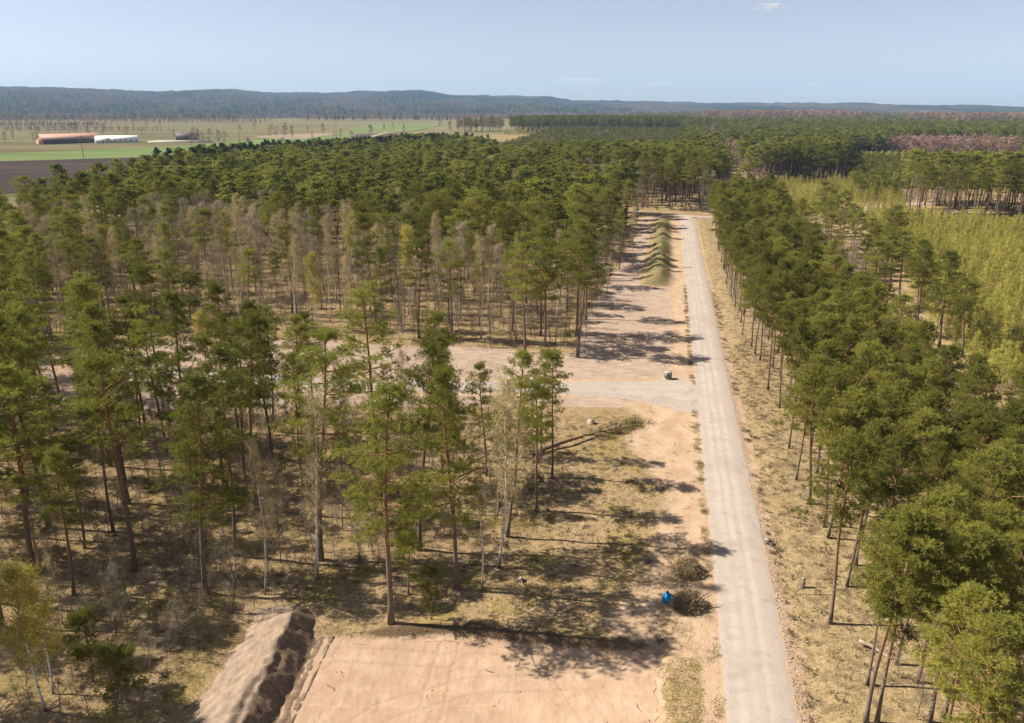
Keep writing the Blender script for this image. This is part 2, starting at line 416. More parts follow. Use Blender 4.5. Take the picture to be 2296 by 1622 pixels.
def m_road(name, ca, cb, ct):
    t = NT(name)
    uv = t.n('ShaderNodeTexCoord').outputs['UV']; p = t.pos()
    sep = t.n('ShaderNodeSeparateXYZ', {0: uv})
    wob = t.math('MULTIPLY', t.math('SUBTRACT', t.noise(.15, p, 2), .5), .12)
    u = t.math('ADD', sep.outputs[0], wob)
    fine = t.noise(9, p, 4, .7); mid = t.noise(1.0, p, 4); streak = t.noise(1.0, t.scaled(uv, (14, 1.2, 1)), 4, .6)
    c = t.mix(t.ramp(fine, .3, .7), ca, cb)
    tr = None
    for k in (.28, .46, .66):
        d = t.math('ABSOLUTE', t.math('SUBTRACT', u, k)); w = t.math('SUBTRACT', 1.0, t.ramp(d, .02, .10))
        tr = w if tr is None else t.math('MAXIMUM', tr, w)
    c = t.mix(t.math('MULTIPLY', t.math('MULTIPLY', tr, t.ramp(t.noise(.4, t.scaled(uv, (2, 60, 1)), 3), .3, .6)), .55), c, ct)
    c = t.mix(t.math('MULTIPLY', t.ramp(streak, .5, .75), .35), c, tuple(x * .8 for x in ca))
    c = t.mix(t.math('MULTIPLY', t.ramp(mid, .5, .72), .5), c, tuple(x * .84 for x in ca))
    c = t.mix(t.math('MULTIPLY', t.ramp(t.noise(.22, p, 4, .6), .52, .66), .35), c, tuple(x * .82 for x in ca))
    return t.done(t.diffuse(t.val(c, .79, .95), t.bump(t.math('ADD', fine, t.math('MULTIPLY', streak, .6)), .5, .06)))
ROADM = m_road('pale_gravel', (.415, .34, .28), (.52, .435, .365), (.58, .495, .42))
SIDEM = m_road('grey_gravel', (.42, .352, .29), (.52, .44, .368), (.56, .475, .40))

def ribbon(name, C, w0, mats, n, m=15, dz=.05, wob=.25, u0=0.0, u1=1.0, apron=None, wfun=None):
    def f(u, v):
        uu = u0 + (u1 - u0) * u
        x, y, tx, ty, L = spline(C, uu)
        w = (wfun(x, y) if wfun else w0)
        e = (fbm(uu * L / 2.3, v * 0 + (v > .5) * 7.7, 21) - .5) * wob * 2 + (fbm(uu * L / .7, v * 0 + (v > .5) * 3.1, 25) - .5) * wob
        o = (v - .5) * w + np.sign(v - .5) * (np.abs(v - .5) * 2) ** 4 * e
        if apron is not None: o = o - np.clip(.5 - v, 0, 1) * 2 * apron(uu * L)
        return x + ty * o, y - tx * o
    return grid_sheet(name, lambda u, v: f(u, v)[0], lambda u, v: f(u, v)[1],
                      lambda x, y, u, v: (np.maximum(gz(x, y), 0) if apron is not None else 0) + dz * (1 - np.abs(2 * v - 1) ** 6 * 1.6) + .06 * (1 - (2 * v - 1) ** 2) + (fbm(x / 1.5, y / 1.5, 30) - .5) * .03, n, m, mats)

tag(link('gravel_road', ribbon('gravel_road', ROAD_C, 5.0, [ROADM], 640, 19, .06, .3, wfun=lambda x, y: np.interp(y, [40, 110, 180, 320], [4.95, 5.3, 5.4, 5.8]))), kind='structure')
tag(link('side_road', ribbon('side_road', SIDE_C, 5.0, [SIDEM], 300, 25, .045, .5, apron=lambda d: 13.0 * np.exp(-(np.maximum(d - 2.8, 0) / 8.0) ** 1.2))), kind='structure')
tag(link('cross_road', ribbon('cross_road', CROSS_C, 4.6, [ROADM], 120, 9, .04, .3)), kind='structure')
# worn track beyond the plantation where the cars stand
tag(link('forest_track', ribbon('forest_track', np.array([(126, 312), (137, 322), (150, 338), (168, 352), (190, 360)]), 5.5, [SIDEM], 50, 7, .35, .5)), kind='structure')

# levelled sand plot in the front
def ruts(x, y):
    """tyre tracks of the machines that levelled the plot"""
    out = np.zeros_like(x)
    for C, g in (([(-14, 40), (-9, 45), (-3, 47.5), (5, 48), (10, 47)], 1.7), ([(-10, 37), (-6, 43), (-5, 52)], 1.6), ([(-13, 51), (-4, 50.2), (4, 50), (10, 49)], 1.7), ([(9, 37), (6, 43), (3, 51)], 1.6), ([(-12, 42), (0, 41), (10, 43)], 1.7)):
        d = sdist(np.array(C, float), x + (fbm(x / 3, y / 3, 44) - .5) * .5, y, False)
        out = np.maximum(out, np.exp(-((d - g / 2) / .17) ** 2) * (.35 + .9 * (fbm(x / 1.6, y / 1.6, 46) - .2)))
    return np.clip(out, 0, 1)
def plot_sheet():
    fx = lambda u, v: -15.4 + (np.interp(38 + 14 * u, [36, 43.4, 47.4, 51.2], [9.7, 10.0, 10.4, 11.1]) + 15.4) * v
    return grid_sheet('sand_plot', lambda u, v: fx(u, v) + np.where(v > .98, (fbm(u * 30, u * 0, 40) - .5) * .6, 0),
                      lambda u, v: 38 + u * (np.interp(fx(u, v), PLOT[:7, 0], PLOT[:7, 1]) - 38.35) + np.where(u > .97, (fbm(v * 26, v * 0, 41) - .5) * .7, 0),
                      lambda x, y, u, v: gz(x, y) + .045 + (fbm(x / .6, y / .6, 42) - .5) * .07 - .045 * ruts(x, y), 170, 300, [SAND], dict(rut=lambda x, y, u, v: ruts(x, y)))
tag(link('sand_plot', plot_sheet()), kind='structure')

# ------------------------------------------------------------------ tree shapes
def trunk_path(rng, H, sway, n=13):
    t = np.linspace(0, 1, n)
    ph = rng.uniform(0, 6.28, 4)
    x = sway * (np.sin(t * 2.2 + ph[0]) - np.sin(ph[0])) + sway * .35 * (np.sin(t * 6 + ph[1]) - np.sin(ph[1]))
    y = sway * (np.sin(t * 2.4 + ph[2]) - np.sin(ph[2])) + sway * .35 * (np.sin(t * 5 + ph[3]) - np.sin(ph[3]))
    return np.stack([x, y, t * H], 1), t

def make_pine(seed, H=20, cb=.5, R=2.7, n=40, dens=1.0, r0=.2, mat=NEEDLE, shape='round', stubs=7, lod=0, sway=.35):
    rng = np.random.default_rng(seed)
    P, t = trunk_path(rng, H, sway)
    T = MB(); C = MB()
    rad = r0 * (1 - t) ** .75 * .95 + .025; rad[0] *= 1.35
    T.tube(P, rad, 8 if not lod else 5, a=t)
    at = lambda f: np.array([np.interp(f, t, P[:, k]) for k in range(3)])
    prof = {'round': ([0, .12, .35, .65, .88, 1], [.5, .85, 1, .78, .42, .12]),
            'cone': ([0, .15, .3, .6, .85, 1], [.7, .95, 1, .72, .4, .1]),
            'flat': ([0, .2, .5, .75, .92, 1], [.5, .8, 1, .92, .62, .22])}[shape]
    gaps = rng.uniform(0, 6.28, 3); wj = rng.uniform(-.35, .35, n)
    cen = []; out = []; pt = []
    for k in range(n):
        wh = 4
        f = min(.995, max(0, ((k // wh) + .5 + wj[k // wh]) / math.ceil(n / wh) + rng.normal(0, .012)))
        if rng.random() < .1: continue
        h = cb + (1 - cb) * f ** .92
        az = k * 2.39996 + rng.normal(0, .45)
        L = R * np.interp(f, *prof) * (rng.uniform(.5, 1.15) if rng.random() < .85 else rng.uniform(1.15, 1.5))
        L *= 1 - .25 * math.cos(az - gaps[0]) * (1 - f)
        el = math.radians(np.interp(f, [0, .4, .8, 1], [-8, 10, 32, 62]) + rng.normal(0, 9))
        s = np.linspace(0, 1, 5)
        o = np.array([math.cos(az), math.sin(az), 0.]); sd = np.array([-o[1], o[0], 0])
        bend = rng.normal(0, .12)
        br = at(h) + s[:, None] * L * math.cos(el) * o + (s ** 2)[:, None] * L * bend * sd
        br[:, 2] += s * L * math.sin(el) + s ** 2 * L * rng.uniform(.05, .28)
        br_r = (.014 + .017 * L) * (1 - s * .8) * (1.1 if not lod else 1.5)
        if lod < 2: T.tube(br, br_r, 4 if not lod else 3, a=h * .7 + .05, cap=False)
        npad = max(2, int(round((1.2 + L * 1.35) * dens)))
        for q in range(npad):
            s0 = 1 - (q / npad) * .68 if f < .9 else rng.uniform(.4, 1)
            c = np.array([np.interp(s0, s, br[:, i]) for i in range(3)])
            c = c + sd * rng.normal(0, .28) * L * (1.15 - s0 * .5) + np.array([0, 0, rng.normal(.05, .1)])
            cen.append(c); out.append(o); pt.append(rng.uniform(0, 1))
            if not lod and q: T.tube(np.array([at(h) * .0 + np.array([np.interp(max(.1, s0 - .25), s, br[:, i]) for i in range(3)]), c]), [.018, .008], 3, a=h * .9 + .1, cap=False)
    for q in range(4):
        cen.append(P[-1] + rng.normal(0, .22, 3) - np.array([0, 0, .25])); out.append(np.array([0, 0, 1.])); pt.append(.5)
    for k in range(stubs if lod < 1 else 0):       # dead snags below the crown
        f = rng.uniform(.16, cb); az = rng.uniform(0, 6.28); L = rng.uniform(.3, 1.3)
        o = np.array([math.cos(az), math.sin(az), rng.uniform(-.35, .3)])
        T.tube(np.array([at(f), at(f) + o * L * .6, at(f) + o * L + np.array([0, 0, rng.normal(0, .15)])]), [.03, .02, .008], 3, a=.3, cap=False)
    cen = np.array(cen); out = np.array(out); pt = np.array(pt)
    ntuft, nk, kl, kw = {0: (11, 16, (.14, .34), (.026, .046)), 1: (5, 4, (.38, .66), (.18, .30)), 2: (3, 2, (.7, 1.1), (.4, .65))}[lod]
    N = len(cen) * ntuft
    pr = rng.uniform(.40, .85, len(cen)) * (1 if H > 15 else .9)
    pc = np.repeat(cen, ntuft, 0); po = np.repeat(out, ntuft, 0); ptt = np.repeat(pt, ntuft); prr = np.repeat(pr, ntuft)
    ang = rng.uniform(0, 6.28, N); rr = np.sqrt(rng.uniform(0, 1, N)) * prr
    tc = pc + np.stack([np.cos(ang) * rr, np.sin(ang) * rr, rng.normal(0, .13, N) - rr * .15], 1)
    K = N * nk
    kc = np.repeat(tc, nk, 0); ko = np.repeat(po, nk, 0)
    D = rng.normal(0, 1, (K, 3)); D /= np.linalg.norm(D, axis=1)[:, None]
    D += np.array([0, 0, .55]) + ko * .35
    tint = np.clip(np.repeat(ptt * .5 + rng.uniform(0, .35, N), nk) + rng.normal(0, .1, K), 0, 1)
    C.kites(kc, D, rng.uniform(*kl, K), rng.uniform(*kw, K), tint, rng=rng, mid=.55)
    return T, C, mat

def make_broadleaf(seed, H=16, cb=.3, R=2.2, nb=26, twigs=2600, flecks=2200, fl=(.05, .10), r0=.12, droop=.3, up=48, multi=1, tmat=BIRCHBARK, twm=TWIG, flm=BUD, lod=0, sway=.4, tl=(.35, .8), tw=(.018, .034)):
    rng = np.random.default_rng(seed)
    T = MB(); B = MB(); C = MB()
    stems = []
    for m in range(multi):
        h = H * (1 if m == 0 else rng.uniform(.75, .97))
        P, t = trunk_path(rng, h, sway)
        if multi > 1:
            a = rng.uniform(0, 6.28); P = P + np.array([math.cos(a), math.sin(a), 0]) * (.18 + .9 * t[:, None] ** 1.2 * rng.uniform(.6, 1.2))
        T.tube(P, r0 * (1 - t) ** .8 + .012, 7 if not lod else 4, a=t); stems.append((P, t, h))
    tips = []; outs = []
    for k in range(nb * multi):
        P, t, h = stems[k % multi]
        f = (k + rng.uniform(0, 1)) / (nb * multi); hh = cb + (1 - cb) * f
        az = k * 2.39996 + rng.normal(0, .5)
        L = R * np.interp(f, [0, .25, .55, .85, 1], [.75, 1, .95, .6, .25]) * rng.uniform(.6, 1.2)
        el = math.radians(np.interp(f, [0, 1], [up - 12, up + 18]) + rng.normal(0, 9))
        s = np.linspace(0, 1, 6); o = np.array([math.cos(az), math.sin(az), 0.])
        b0 = np.array([np.interp(hh, t, P[:, i]) for i in range(3)])
        br = b0 + s[:, None] * o * L * math.cos(el) * 1.1
        br[:, 2] += s * L * math.sin(el) * 1.5 - s ** 3 * L * droop
        B.tube(br, (.012 + .013 * L) * (1 - .8 * s) + .003, 4 if not lod else 3, a=.5, cap=False)
        for q in range(5 if not lod else 3):
            s0 = rng.uniform(.3, 1); c = np.array([np.interp(s0, s, br[:, i]) for i in range(3)])
            d = o * rng.uniform(.1, .8) + rng.normal(0, .5, 3) + np.array([0, 0, .35]); l2 = L * rng.uniform(.25, .5)
            b2 = np.array([c, c + d * l2 * .5 + np.array([0, 0, .05]), c + d * l2 - np.array([0, 0, droop * .3 * l2])])
            B.tube(b2, [.012, .008, .004], 3, a=.5, cap=False)
            for w in np.linspace(.2, 1, 4): tips.append(b2[0] * (1 - w) + b2[2] * w); outs.append(d)
    tips = np.array(tips); outs = np.array(outs)
    ii = rng.integers(0, len(tips), twigs)
    D = outs[ii] * .5 + rng.normal(0, .75, (twigs, 3)) + np.array([0, 0, .15 - droop])
    C.kites(tips[ii] + rng.normal(0, .12, (twigs, 3)), D, rng.uniform(*tl, twigs), rng.uniform(*tw, twigs), rng.uniform(0, 1, twigs), 0, rng)
    if flecks:
        ii = rng.integers(0, len(tips), flecks)
        C.kites(tips[ii] + rng.normal(0, .3, (flecks, 3)), rng.normal(0, 1, (flecks, 3)), rng.uniform(*fl, flecks), rng.uniform(*fl, flecks) * .7, rng.uniform(0, 1, flecks), 1, rng)
    return T, B, C, (tmat, twm, flm)

def make_larch(seed, H=6, R=1.0, n=46, mat=LARCH, lod=0):
    rng = np.random.default_rng(seed); T = MB()
    P, t = trunk_path(rng, H, .08, 7)
    T.tube(P, .055 * (1 - t) + .008, 5, a=.2)
    K = n * 26; f = rng.uniform(.06, 1, n) ** .9; az = rng.uniform(0, 6.28, n); L = R * (1.08 - f) ** .8 * rng.uniform(.6, 1.25, n)
    s = rng.uniform(.1, 1, (n, 26)); o = np.stack([np.cos(az), np.sin(az), np.full(n, .28)], 1)
    base = np.stack([np.interp(f, t, P[:, k]) for k in range(3)], 1)
    c = base[:, None, :] + o[:, None, :] * (L[:, None] * s)[:, :, None] + rng.normal(0, .07, (n, 26, 3))
    D = rng.normal(0, .7, (K, 3)) + np.repeat(o, 26, 0) * .5 + np.array([0, 0, .35])
    C = MB(); C.kites(c.reshape(-1, 3), D, rng.uniform(.10, .26, K), rng.uniform(.035, .07, K), rng.uniform(0, 1, K), rng=rng)
    return T, C, mat

PROTO = {}
def reg_pine(key, **kw):
    T, C, m = make_pine(**kw)
    PROTO[key] = dict(H=kw.get('H', 20), parts=[('trunk', T.build('pine_trunk', [BARK], smooth=True)), ('crown', C.build('pine_crown', [m]))])
def reg_broad(key, **kw):
    T, B, C, (tm, tw, fm) = make_broadleaf(**kw)
    PROTO[key] = dict(H=kw.get('H', 16), parts=[('trunk', T.build('trunk', [tm], smooth=True)), ('branches', B.build('branches', [BRANCH if tm is BIRCHBARK else tm])), ('crown', C.build('crown', [tw, fm]))])

for k in range(6):      # mature pines, crowns from high and flat to long and shaggy
    reg_pine(f'M{k}', seed=100 + k, H=20, cb=[.45, .53, .38, .57, .33, .48][k], R=[2.9, 2.7, 3.1, 2.6, 2.8, 3.2][k], n=[44, 36, 48, 36, 56, 40][k],
             shape=['round', 'flat', 'cone', 'round', 'cone', 'round'][k], dens=1.05, r0=.19)
for k in range(4):      # tall slim pines of the closed stand
    reg_pine(f'S{k}', seed=200 + k, H=20, cb=[.55, .62, .5, .58][k], R=[2.3, 2.2, 2.5, 2.1][k], n=[36, 32, 40, 32][k], shape=['round', 'round', 'cone', 'flat'][k], dens=1.05, r0=.16)
for k in range(5):      # younger roadside plantation pines
    reg_pine(f'Y{k}', seed=300 + k, H=15, cb=[.54, .58, .48, .6, .52][k], R=[2.4, 2.2, 2.5, 2.3, 2.6][k], n=[44, 40, 48, 36, 44][k], shape=['cone', 'cone', 'round', 'cone', 'round'][k], dens=1.0, r0=.125, mat=NEEDLE_Y, stubs=12, sway=.3)
for k in range(3):      # little pines and open-grown saplings
    reg_pine(f'P{k}', seed=350 + k, H=6, cb=.3, R=1.1, n=18, dens=.5, r0=.05, mat=NEEDLE_Y, shape='cone', stubs=2, sway=.15)
for k in range(3):      # birches in bud
    reg_broad(f'B{k}', seed=400 + k, H=16, cb=.32, R=1.9, nb=28, twigs=3000, flecks=[1800, 2600, 3400][k])
for k in range(2):      # birches, yellow-green first leaves
    reg_broad(f'L{k}', seed=420 + k, H=12, cb=.35, R=1.7, nb=24, twigs=1500, flecks=9500, fl=(.07, .14), flm=LEAF, r0=.08)
for k in range(3):      # leafless trees, brown to purple twigs
    reg_broad(f'D{k}', seed=440 + k, H=13, cb=.25, R=2.2, nb=28, twigs=3600, flecks=300, tmat=GREYBARK, twm=TWIG_P, flm=TWIG_P, droop=.05, up=42, r0=.11)
for k in range(3):      # bare saplings
    reg_broad(f'T{k}', seed=460 + k, H=6, cb=.2, R=1.0, nb=14, twigs=700, flecks=160, tmat=GREYBARK, twm=TWIG_P, flm=BUD, droop=.05, up=45, r0=.045, sway=.25, tl=(.25, .6), tw=(.008, .016))

for k in range(3):      # broad trees of the open farmland, seen from afar
    reg_broad(f'F{k}', seed=480 + k, H=14, cb=.15, R=3.6, nb=26, twigs=2200, flecks=700, fl=(.2, .4), tmat=GREYBARK, twm=TWIG_P, flm=FARBROWN, droop=.05, up=38, r0=.2, lod=1, tl=(.5, 1.1), tw=(.05, .1))

def put(name, key, x, y, h, label, cat, group=None, rz=None, lean=0.0, wide=1.0, z=None):
    pr = PROTO[key]
    s = h / pr['H']
    e = link(name, None, loc=(x, y, (gz1(x, y) if z is None else z) - .06), rot=(0, lean, RNG.uniform(0, 6.28) if rz is None else rz), scale=(s * wide, s * wide, s))
    e.empty_display_size = .5
    tag(e, label, cat, group)
    if lean:   # lean towards +x in the world whatever the turn about its own axis
        q = Matrix.Rotation(lean, 4, 'Y') @ Matrix.Rotation(e.rotation_euler.z, 4, 'Z')
        e.rotation_euler = q.to_euler()
    for nm, me_ in pr['parts']: link(nm, me_, e)
    return e

USED = []          # (x, y) of trees already standing
def put_seen(name, key, b, top, label, cat, group=None, wide=1.0, htop=None):
    x, y = ground_at(*b)
    u = (top[0] - 1148) / F; v = (top[1] - 811) / F; t = y / (CP - v * SP)
    h = CAM_H - t * (SP + v * CP); lean = max(-.05, min(.05, math.atan2(u * t - x, h)))
    USED.append((x, y))
    return put(name, key, x, y, h, label, cat, group, lean=lean, wide=wide)

# ------------------------------------------------------------------ trees one can tell apart
PINE, BIR = 'pine', 'birch'
hand = [
 ('M2', (877, 1397), (853, 862), 'broad pine with straight reddish trunk at the back edge of the sand plot', 1.15),
 ('M1', (940, 1230), (946, 772), 'tall pine with dark lower trunk, standing just behind the pine at the plot edge', 1.0),
 ('M4', (1022, 1318), (1008, 818), 'slender long-crowned pine, second trunk to the right of the plot-edge pine', 1.0),
 ('M4', (462, 1332), (408, 846), 'shaggy pine behind the sand mound with branches reaching low on its left side', 1.05),
 ('M1', (303, 1280), (245, 805), 'pine with long bare trunk, nearer of the leaning pair left of the sand mound', 1.15),
 ('S1', (255, 1196), (222, 815), 'pine with long bare trunk, farther of the leaning pair left of the sand mound', 1.0),
 ('M2', (75, 1282), (62, 830), 'massive dense pine at the left border of the picture beside a broken snag', 1.3),
 ('S0', (165, 1333), (140, 1010), 'dark low-crowned pine between the massive left-border pine and the leaning pair', 1.2),
 ('S3', (191, 1234), (158, 985), 'shaded smaller pine with slanting trunk behind the massive left-border pine', 1.2),
 ('S2', (527, 1244), (490, 772), 'pine with orange upper trunk behind the shaggy pine by the sand mound', 1.05),
 ('M3', (576, 1143), (566, 700), 'tall pine with bare trunk and compact top in front of the sandy clearing', 1.1),
 ('S1', (612, 942), (592, 690), 'dark-trunked pine standing at the edge of the sandy clearing beside a compact-topped pine', 1.1),
 ('M0', (720, 1251), (700, 742), 'grey-trunked pine standing directly behind a white birch in the near wood', 1.05),
 ('M5', (852, 1095), (815, 652), 'tallest pine of the near wood, its top reaching across the sandy clearing', 1.05),
 ('M1', (1002, 1012), (985, 703), 'pine whose top rises above its neighbours just before the side road', 1.0),
 ('S2', (1138, 1202), (1155, 782), 'slim pine rising behind the tan birch near the middle of the wood', 1.0),
 ('S0', (1205, 1148), (1196, 862), 'lower pine with dark crown between the tan birch and the small open pine', 1.25),
 ('S3', (1238, 1073), (1240, 792), 'small open-crowned pine, the last tree before the felled trunk', 1.15),
 ('M0', (328, 985), (313, 672), 'twin-looking tall pine by the left part of the sandy clearing', 1.1),
 ('S3', (318, 990), (290, 700), 'thin pine pressed against the tall pine by the left part of the clearing', 1.0),
 ('M2', (228, 1000), (243, 636), 'pine left of the thin pine, covering part of the sandy clearing', 1.1),
 ('M4', (60, 1010), (48, 690), 'dark pine above the massive left-border pine', 1.2),
 ('S0', (116, 766), (100, 590), 'pine with bare trunk standing on the sand beyond the left-border pines', 1.2),
 ('M1', (179, 730), (163, 520), 'lone bare-trunked pine at the mossy far edge of the sandy clearing', 1.1),
 ('M0', (430, 1160), (430, 870), 'half-hidden pine between the shaggy pine and the orange-trunked pine', .9),
 ('M3', (1295, 800), (1302, 533), 'corner pine of the forest throwing its long shadow over the gravel road', 1.25),
 ('M0', (1177, 790), (1178, 527), 'pale-trunked pine at the forest front, left neighbour of the corner pine', 1.15),
 ('M5', (1015, 762), (1006, 543), 'wide flat-topped pine at the front of the forest behind the sandy clearing', 1.1),
 ('S2', (1149, 741), (1140, 545), 'dark-trunked pine just behind the pale-trunked front pine', 1.1),
 ('M1', (655, 700), (648, 500), 'flat-topped pine with bare trunk among the birches beyond the clearing', 1.1),
 ('M4', (388, 700), (385, 500), 'tall dark pine rising out of the birches beyond the clearing', 1.2),
 ('S3', (560, 735), (600, 565), 'leaning light-green pine in front of the birches beyond the clearing', 1.4),
 ('P1', (430, 730), (440, 610), 'low bushy pine in front of the birches at the clearing edge', 1.5),
 # right hand side: scattered old pines by the larch thicket
 ('M1', (1850, 547), (1843, 408), 'tall old pine left of the parked cars beyond the plantation', 1.5),
 ('M5', (1888, 552), (1900, 430), 'dark wind-bent pine in front of the parked cars', 1.2),
 ('M0', (1940, 606), (1937, 492), 'old pine right of the parked cars at the larch thicket', 1.6),
 ('M3', (1988, 600), (1986, 462), 'old pine with layered crown between the parked cars and the dead snag', 1.6),
 ('M1', (2013, 690), (2030, 520), 'old pine with pale upper trunk beyond the plantation', 1.5),
 ('M0', (1988, 684), (1975, 530), 'old dark pine touching the pale-trunked pine beyond the plantation', 1.4),
 ('S0', (2057, 744), (2052, 556), 'middle pine of the four beside the yellow-green thicket', 1.6),
 ('M4', (2106, 780), (2118, 566), 'dark-trunked pine with one low bough beside the yellow-green thicket', 1.5),
 ('M3', (2157, 800), (2172, 622), 'right-most tall pine standing against the yellow-green larch thicket', 1.5),
 ('P2', (2290, 900), (2280, 790), 'small pine cut by the right border above the plantation', 1.6),
]
for k, b, tp, lab, wd in hand: put_seen('pine_tree', k, b, tp, lab, PINE, wide=wd)
birches = [
 ('B0', (712, 1297), (697, 896), 'white birch trunk standing just in front of a grey pine trunk', 'birch_tree', .9),
 ('B1', (594, 1329), (570, 985), 'thin white birch left of the birch that stands before a grey pine', 'birch_tree', .7),
 ('D1', (629, 1258), (612, 1040), 'slim bare tree between the two white birches', 'bare_tree', .6),
 ('B2', (1119, 1270), (1138, 845), 'tan-budded birch with broad hazy crown in the middle of the wood', 'birch_tree', 1.0),
 ('B1', (1080, 1313), (1075, 1070), 'small crooked birch left of the tan-budded birch', 'birch_tree', .9),
 ('L0', (103, 1597), (92, 1280), 'yellow-green birch in the lower left corner, front stem', 'birch_tree', 1.1),
 ('L1', (120, 1559), (104, 1290), 'yellow-green birch in the lower left corner, rear stem', 'birch_tree', 1.0),
 ('D0', (262, 1437), (256, 1278), 'forked bare tree left of the sand mound', 'bare_tree', 1.0),
 ('T1', (413, 1446), (408, 1345), 'spreading leafless small tree right beside the sand mound', 'bare_tree', 1.6),
 ('T0', (520, 1372), (470, 1200), 'curved bare double stem just above the sand mound', 'bare_tree', 1.3),
 ('B0', (740, 720), (750, 525), 'white birch with clean trunk at the forest edge beyond the clearing', 'birch_tree', .7),
 ('L0', (712, 740), (705, 575), 'yellowish budding birch beyond the clearing', 'birch_tree', 1.0),
 ('B2', (665, 700), (672, 478), 'tallest yellow-tinged birch beyond the clearing', 'birch_tree', 1.0),
 ('B1', (540, 700), (563, 465), 'tall pale bare birch left of the yellow-tinged birch', 'birch_tree', 1.0),
 ('B0', (480, 770), (470, 590), 'slender grey-twigged birch above the left part of the clearing', 'birch_tree', 1.1),
 ('L1', (470, 830), (478, 705), 'round ochre birch bush standing on the sandy clearing', 'birch_tree', 1.6),
 ('B0', (1418, 598), (1420, 470), 'thin white birch leaning out of the forest toward the grassy bank', 'birch_tree', .6),
]
for k, b, tp, lab, nm, wd in birches: put_seen(nm, k, b, tp, lab, 'birch' if nm == 'birch_tree' else 'tree', wide=wd)
small = [
 ('P0', (262, 1594), (262, 1448), 'bushy little pine left of the sand mound, nearer of two', 1.05),
 ('P2', (284, 1575), (300, 1452), 'bushy little pine left of the sand mound, farther of two', 1.0),
 ('P1', (209, 1533), (200, 1372), 'thin dark young pine between the yellow-green birch and the bushy little pines', 1.1),
 ('P0', (915, 1330), (912, 1195), 'young pine with sparse needles close behind the plot-edge pine', 1.1),
 ('P2', (968, 1390), (962, 1265), 'pale young pine between the plot-edge pine and the long-crowned pine', .9),
 ('P1', (905, 1268), (905, 1150), 'young pine in the gap left of the dark lower trunk', 1.2),
]
for k, b, tp, lab, wd in small: put_seen('young_pine', k, b, tp, lab, 'pine', wide=wd)

# ------------------------------------------------------------------ filling the stands
def poisson(poly, spacing, rng, avoid=None, limit=100000):
    P = np.asarray(poly, float); lo, hi = P.min(0), P.max(0)
    n = int((hi[0] - lo[0]) * (hi[1] - lo[1]) / spacing ** 2 * 6) + 10
    c = rng.uniform(lo, hi, (n, 2)); c = c[sdist(P, c[:, 0], c[:, 1]) > 0]
    grid = {}; out = []
    for q in (avoid or []):
        grid.setdefault((int(q[0] // spacing), int(q[1] // spacing)), []).append(q)
    for x, y in c:
        i, j = int(x // spacing), int(y // spacing); ok = True
        for a in (i - 1, i, i + 1):
            for b in (j - 1, j, j + 1):
                for q in grid.get((a, b), ()):
                    if (q[0] - x) ** 2 + (q[1] - y) ** 2 < spacing ** 2: ok = False; break
                if not ok: break
            if not ok: break
        if ok:
            grid.setdefault((i, j), []).append((x, y)); out.append((x, y))
            if len(out) >= limit: break
    return np.array(out).reshape(-1, 2)

def in_view(x, y, m=12): return (np.abs(x) < .68 * y + m) & (y > 20)

rg = np.random.default_rng(11)
def wood_label(kind, x, y, h):
    u = x / y
    side = 'on or past the left border' if u < -.6 else 'near the left border' if u < -.52 else 'left of the leaning pair' if u < -.43 else 'around the leaning pair' if u < -.34 else 'around the shaggy pine' if u < -.26 else 'around the white birches' if u < -.17 else 'around the plot-edge pine' if u < -.08 else 'around the tan birch'
    dep = 'level with the sand mound, ' if y < 56 else 'level with the brush piles, ' if y < 66 else 'just above the brush piles, ' if y < 75 else 'in mid-wood, ' if y < 84 else 'level with the felled pine, ' if y < 94 else 'just before the clearing, ' if y < 104 else 'beside the sandy clearing, ' if y < 122 else 'beyond the sandy clearing, '
    return ('tall ' if h > 15.5 else 'mid-height ' if h > 8 else 'waist-high ' if h < 3.5 else 'small ') + kind + ' ' + dep + side
# near wood, between the plot and the side road
WOOD = np.array([(-60, 36), (-34, 38), (-27, 46), (-23, 52), (-17, 60), (-11, 62), (-4, 66), (3, 70), (6, 78), (3, 90), (-2, 99), (-14, 101), (-32, 101), (-60, 103), (-80, 117), (-84, 143), (-120, 148), (-95, 110), (-70, 85)])
wood_p = poisson(WOOD, 5.2, rg, USED)
n_f = 0
for x, y in wood_p:
    if not in_view(x, y, 22): continue  # margin also keeps unseen pines beyond the left edge, added to cast their shadows
    if x > -26 and (rg.random() < .62 or y < 69): continue
    USED.append((x, y)); n_f += 1
    deep = x < -26
    h = rg.uniform(12.5, 17.5) if not deep else rg.uniform(15, 20) if x / y > -.45 else rg.uniform(18, 23); lab = wood_label('pine', x, y, h)
    put('pine_tree', rg.choice(['S0', 'S1', 'S2', 'S3', 'M0', 'M4']), x, y, h, lab, PINE, 'near wood: ' + lab)
for x, y in poisson(WOOD, 3.9, rg, USED):
    if not in_view(x, y, 4): continue
    USED.append((x, y))
    k = rg.random()
    nm, ks, cat, kind, h, wd = ('bare_sapling', ['T0', 'T1', 'T2'], 'sapling', 'bare brown sapling', rg.uniform(3, 7.5), 1) if k < .5 else ('young_pine', ['P0', 'P1', 'P2'], 'pine', 'young pine', rg.uniform(2.2, 5.5), 1) if k < .72 else ('bare_tree', ['D0', 'D1', 'D2', 'B0'], 'tree', 'slender leafless tree', rg.uniform(7, 11), .7)
    lab = wood_label(kind, x, y, h)
    put(nm, rg.choice(ks), x, y, h, lab, cat, 'near wood: ' + lab, wide=wd)

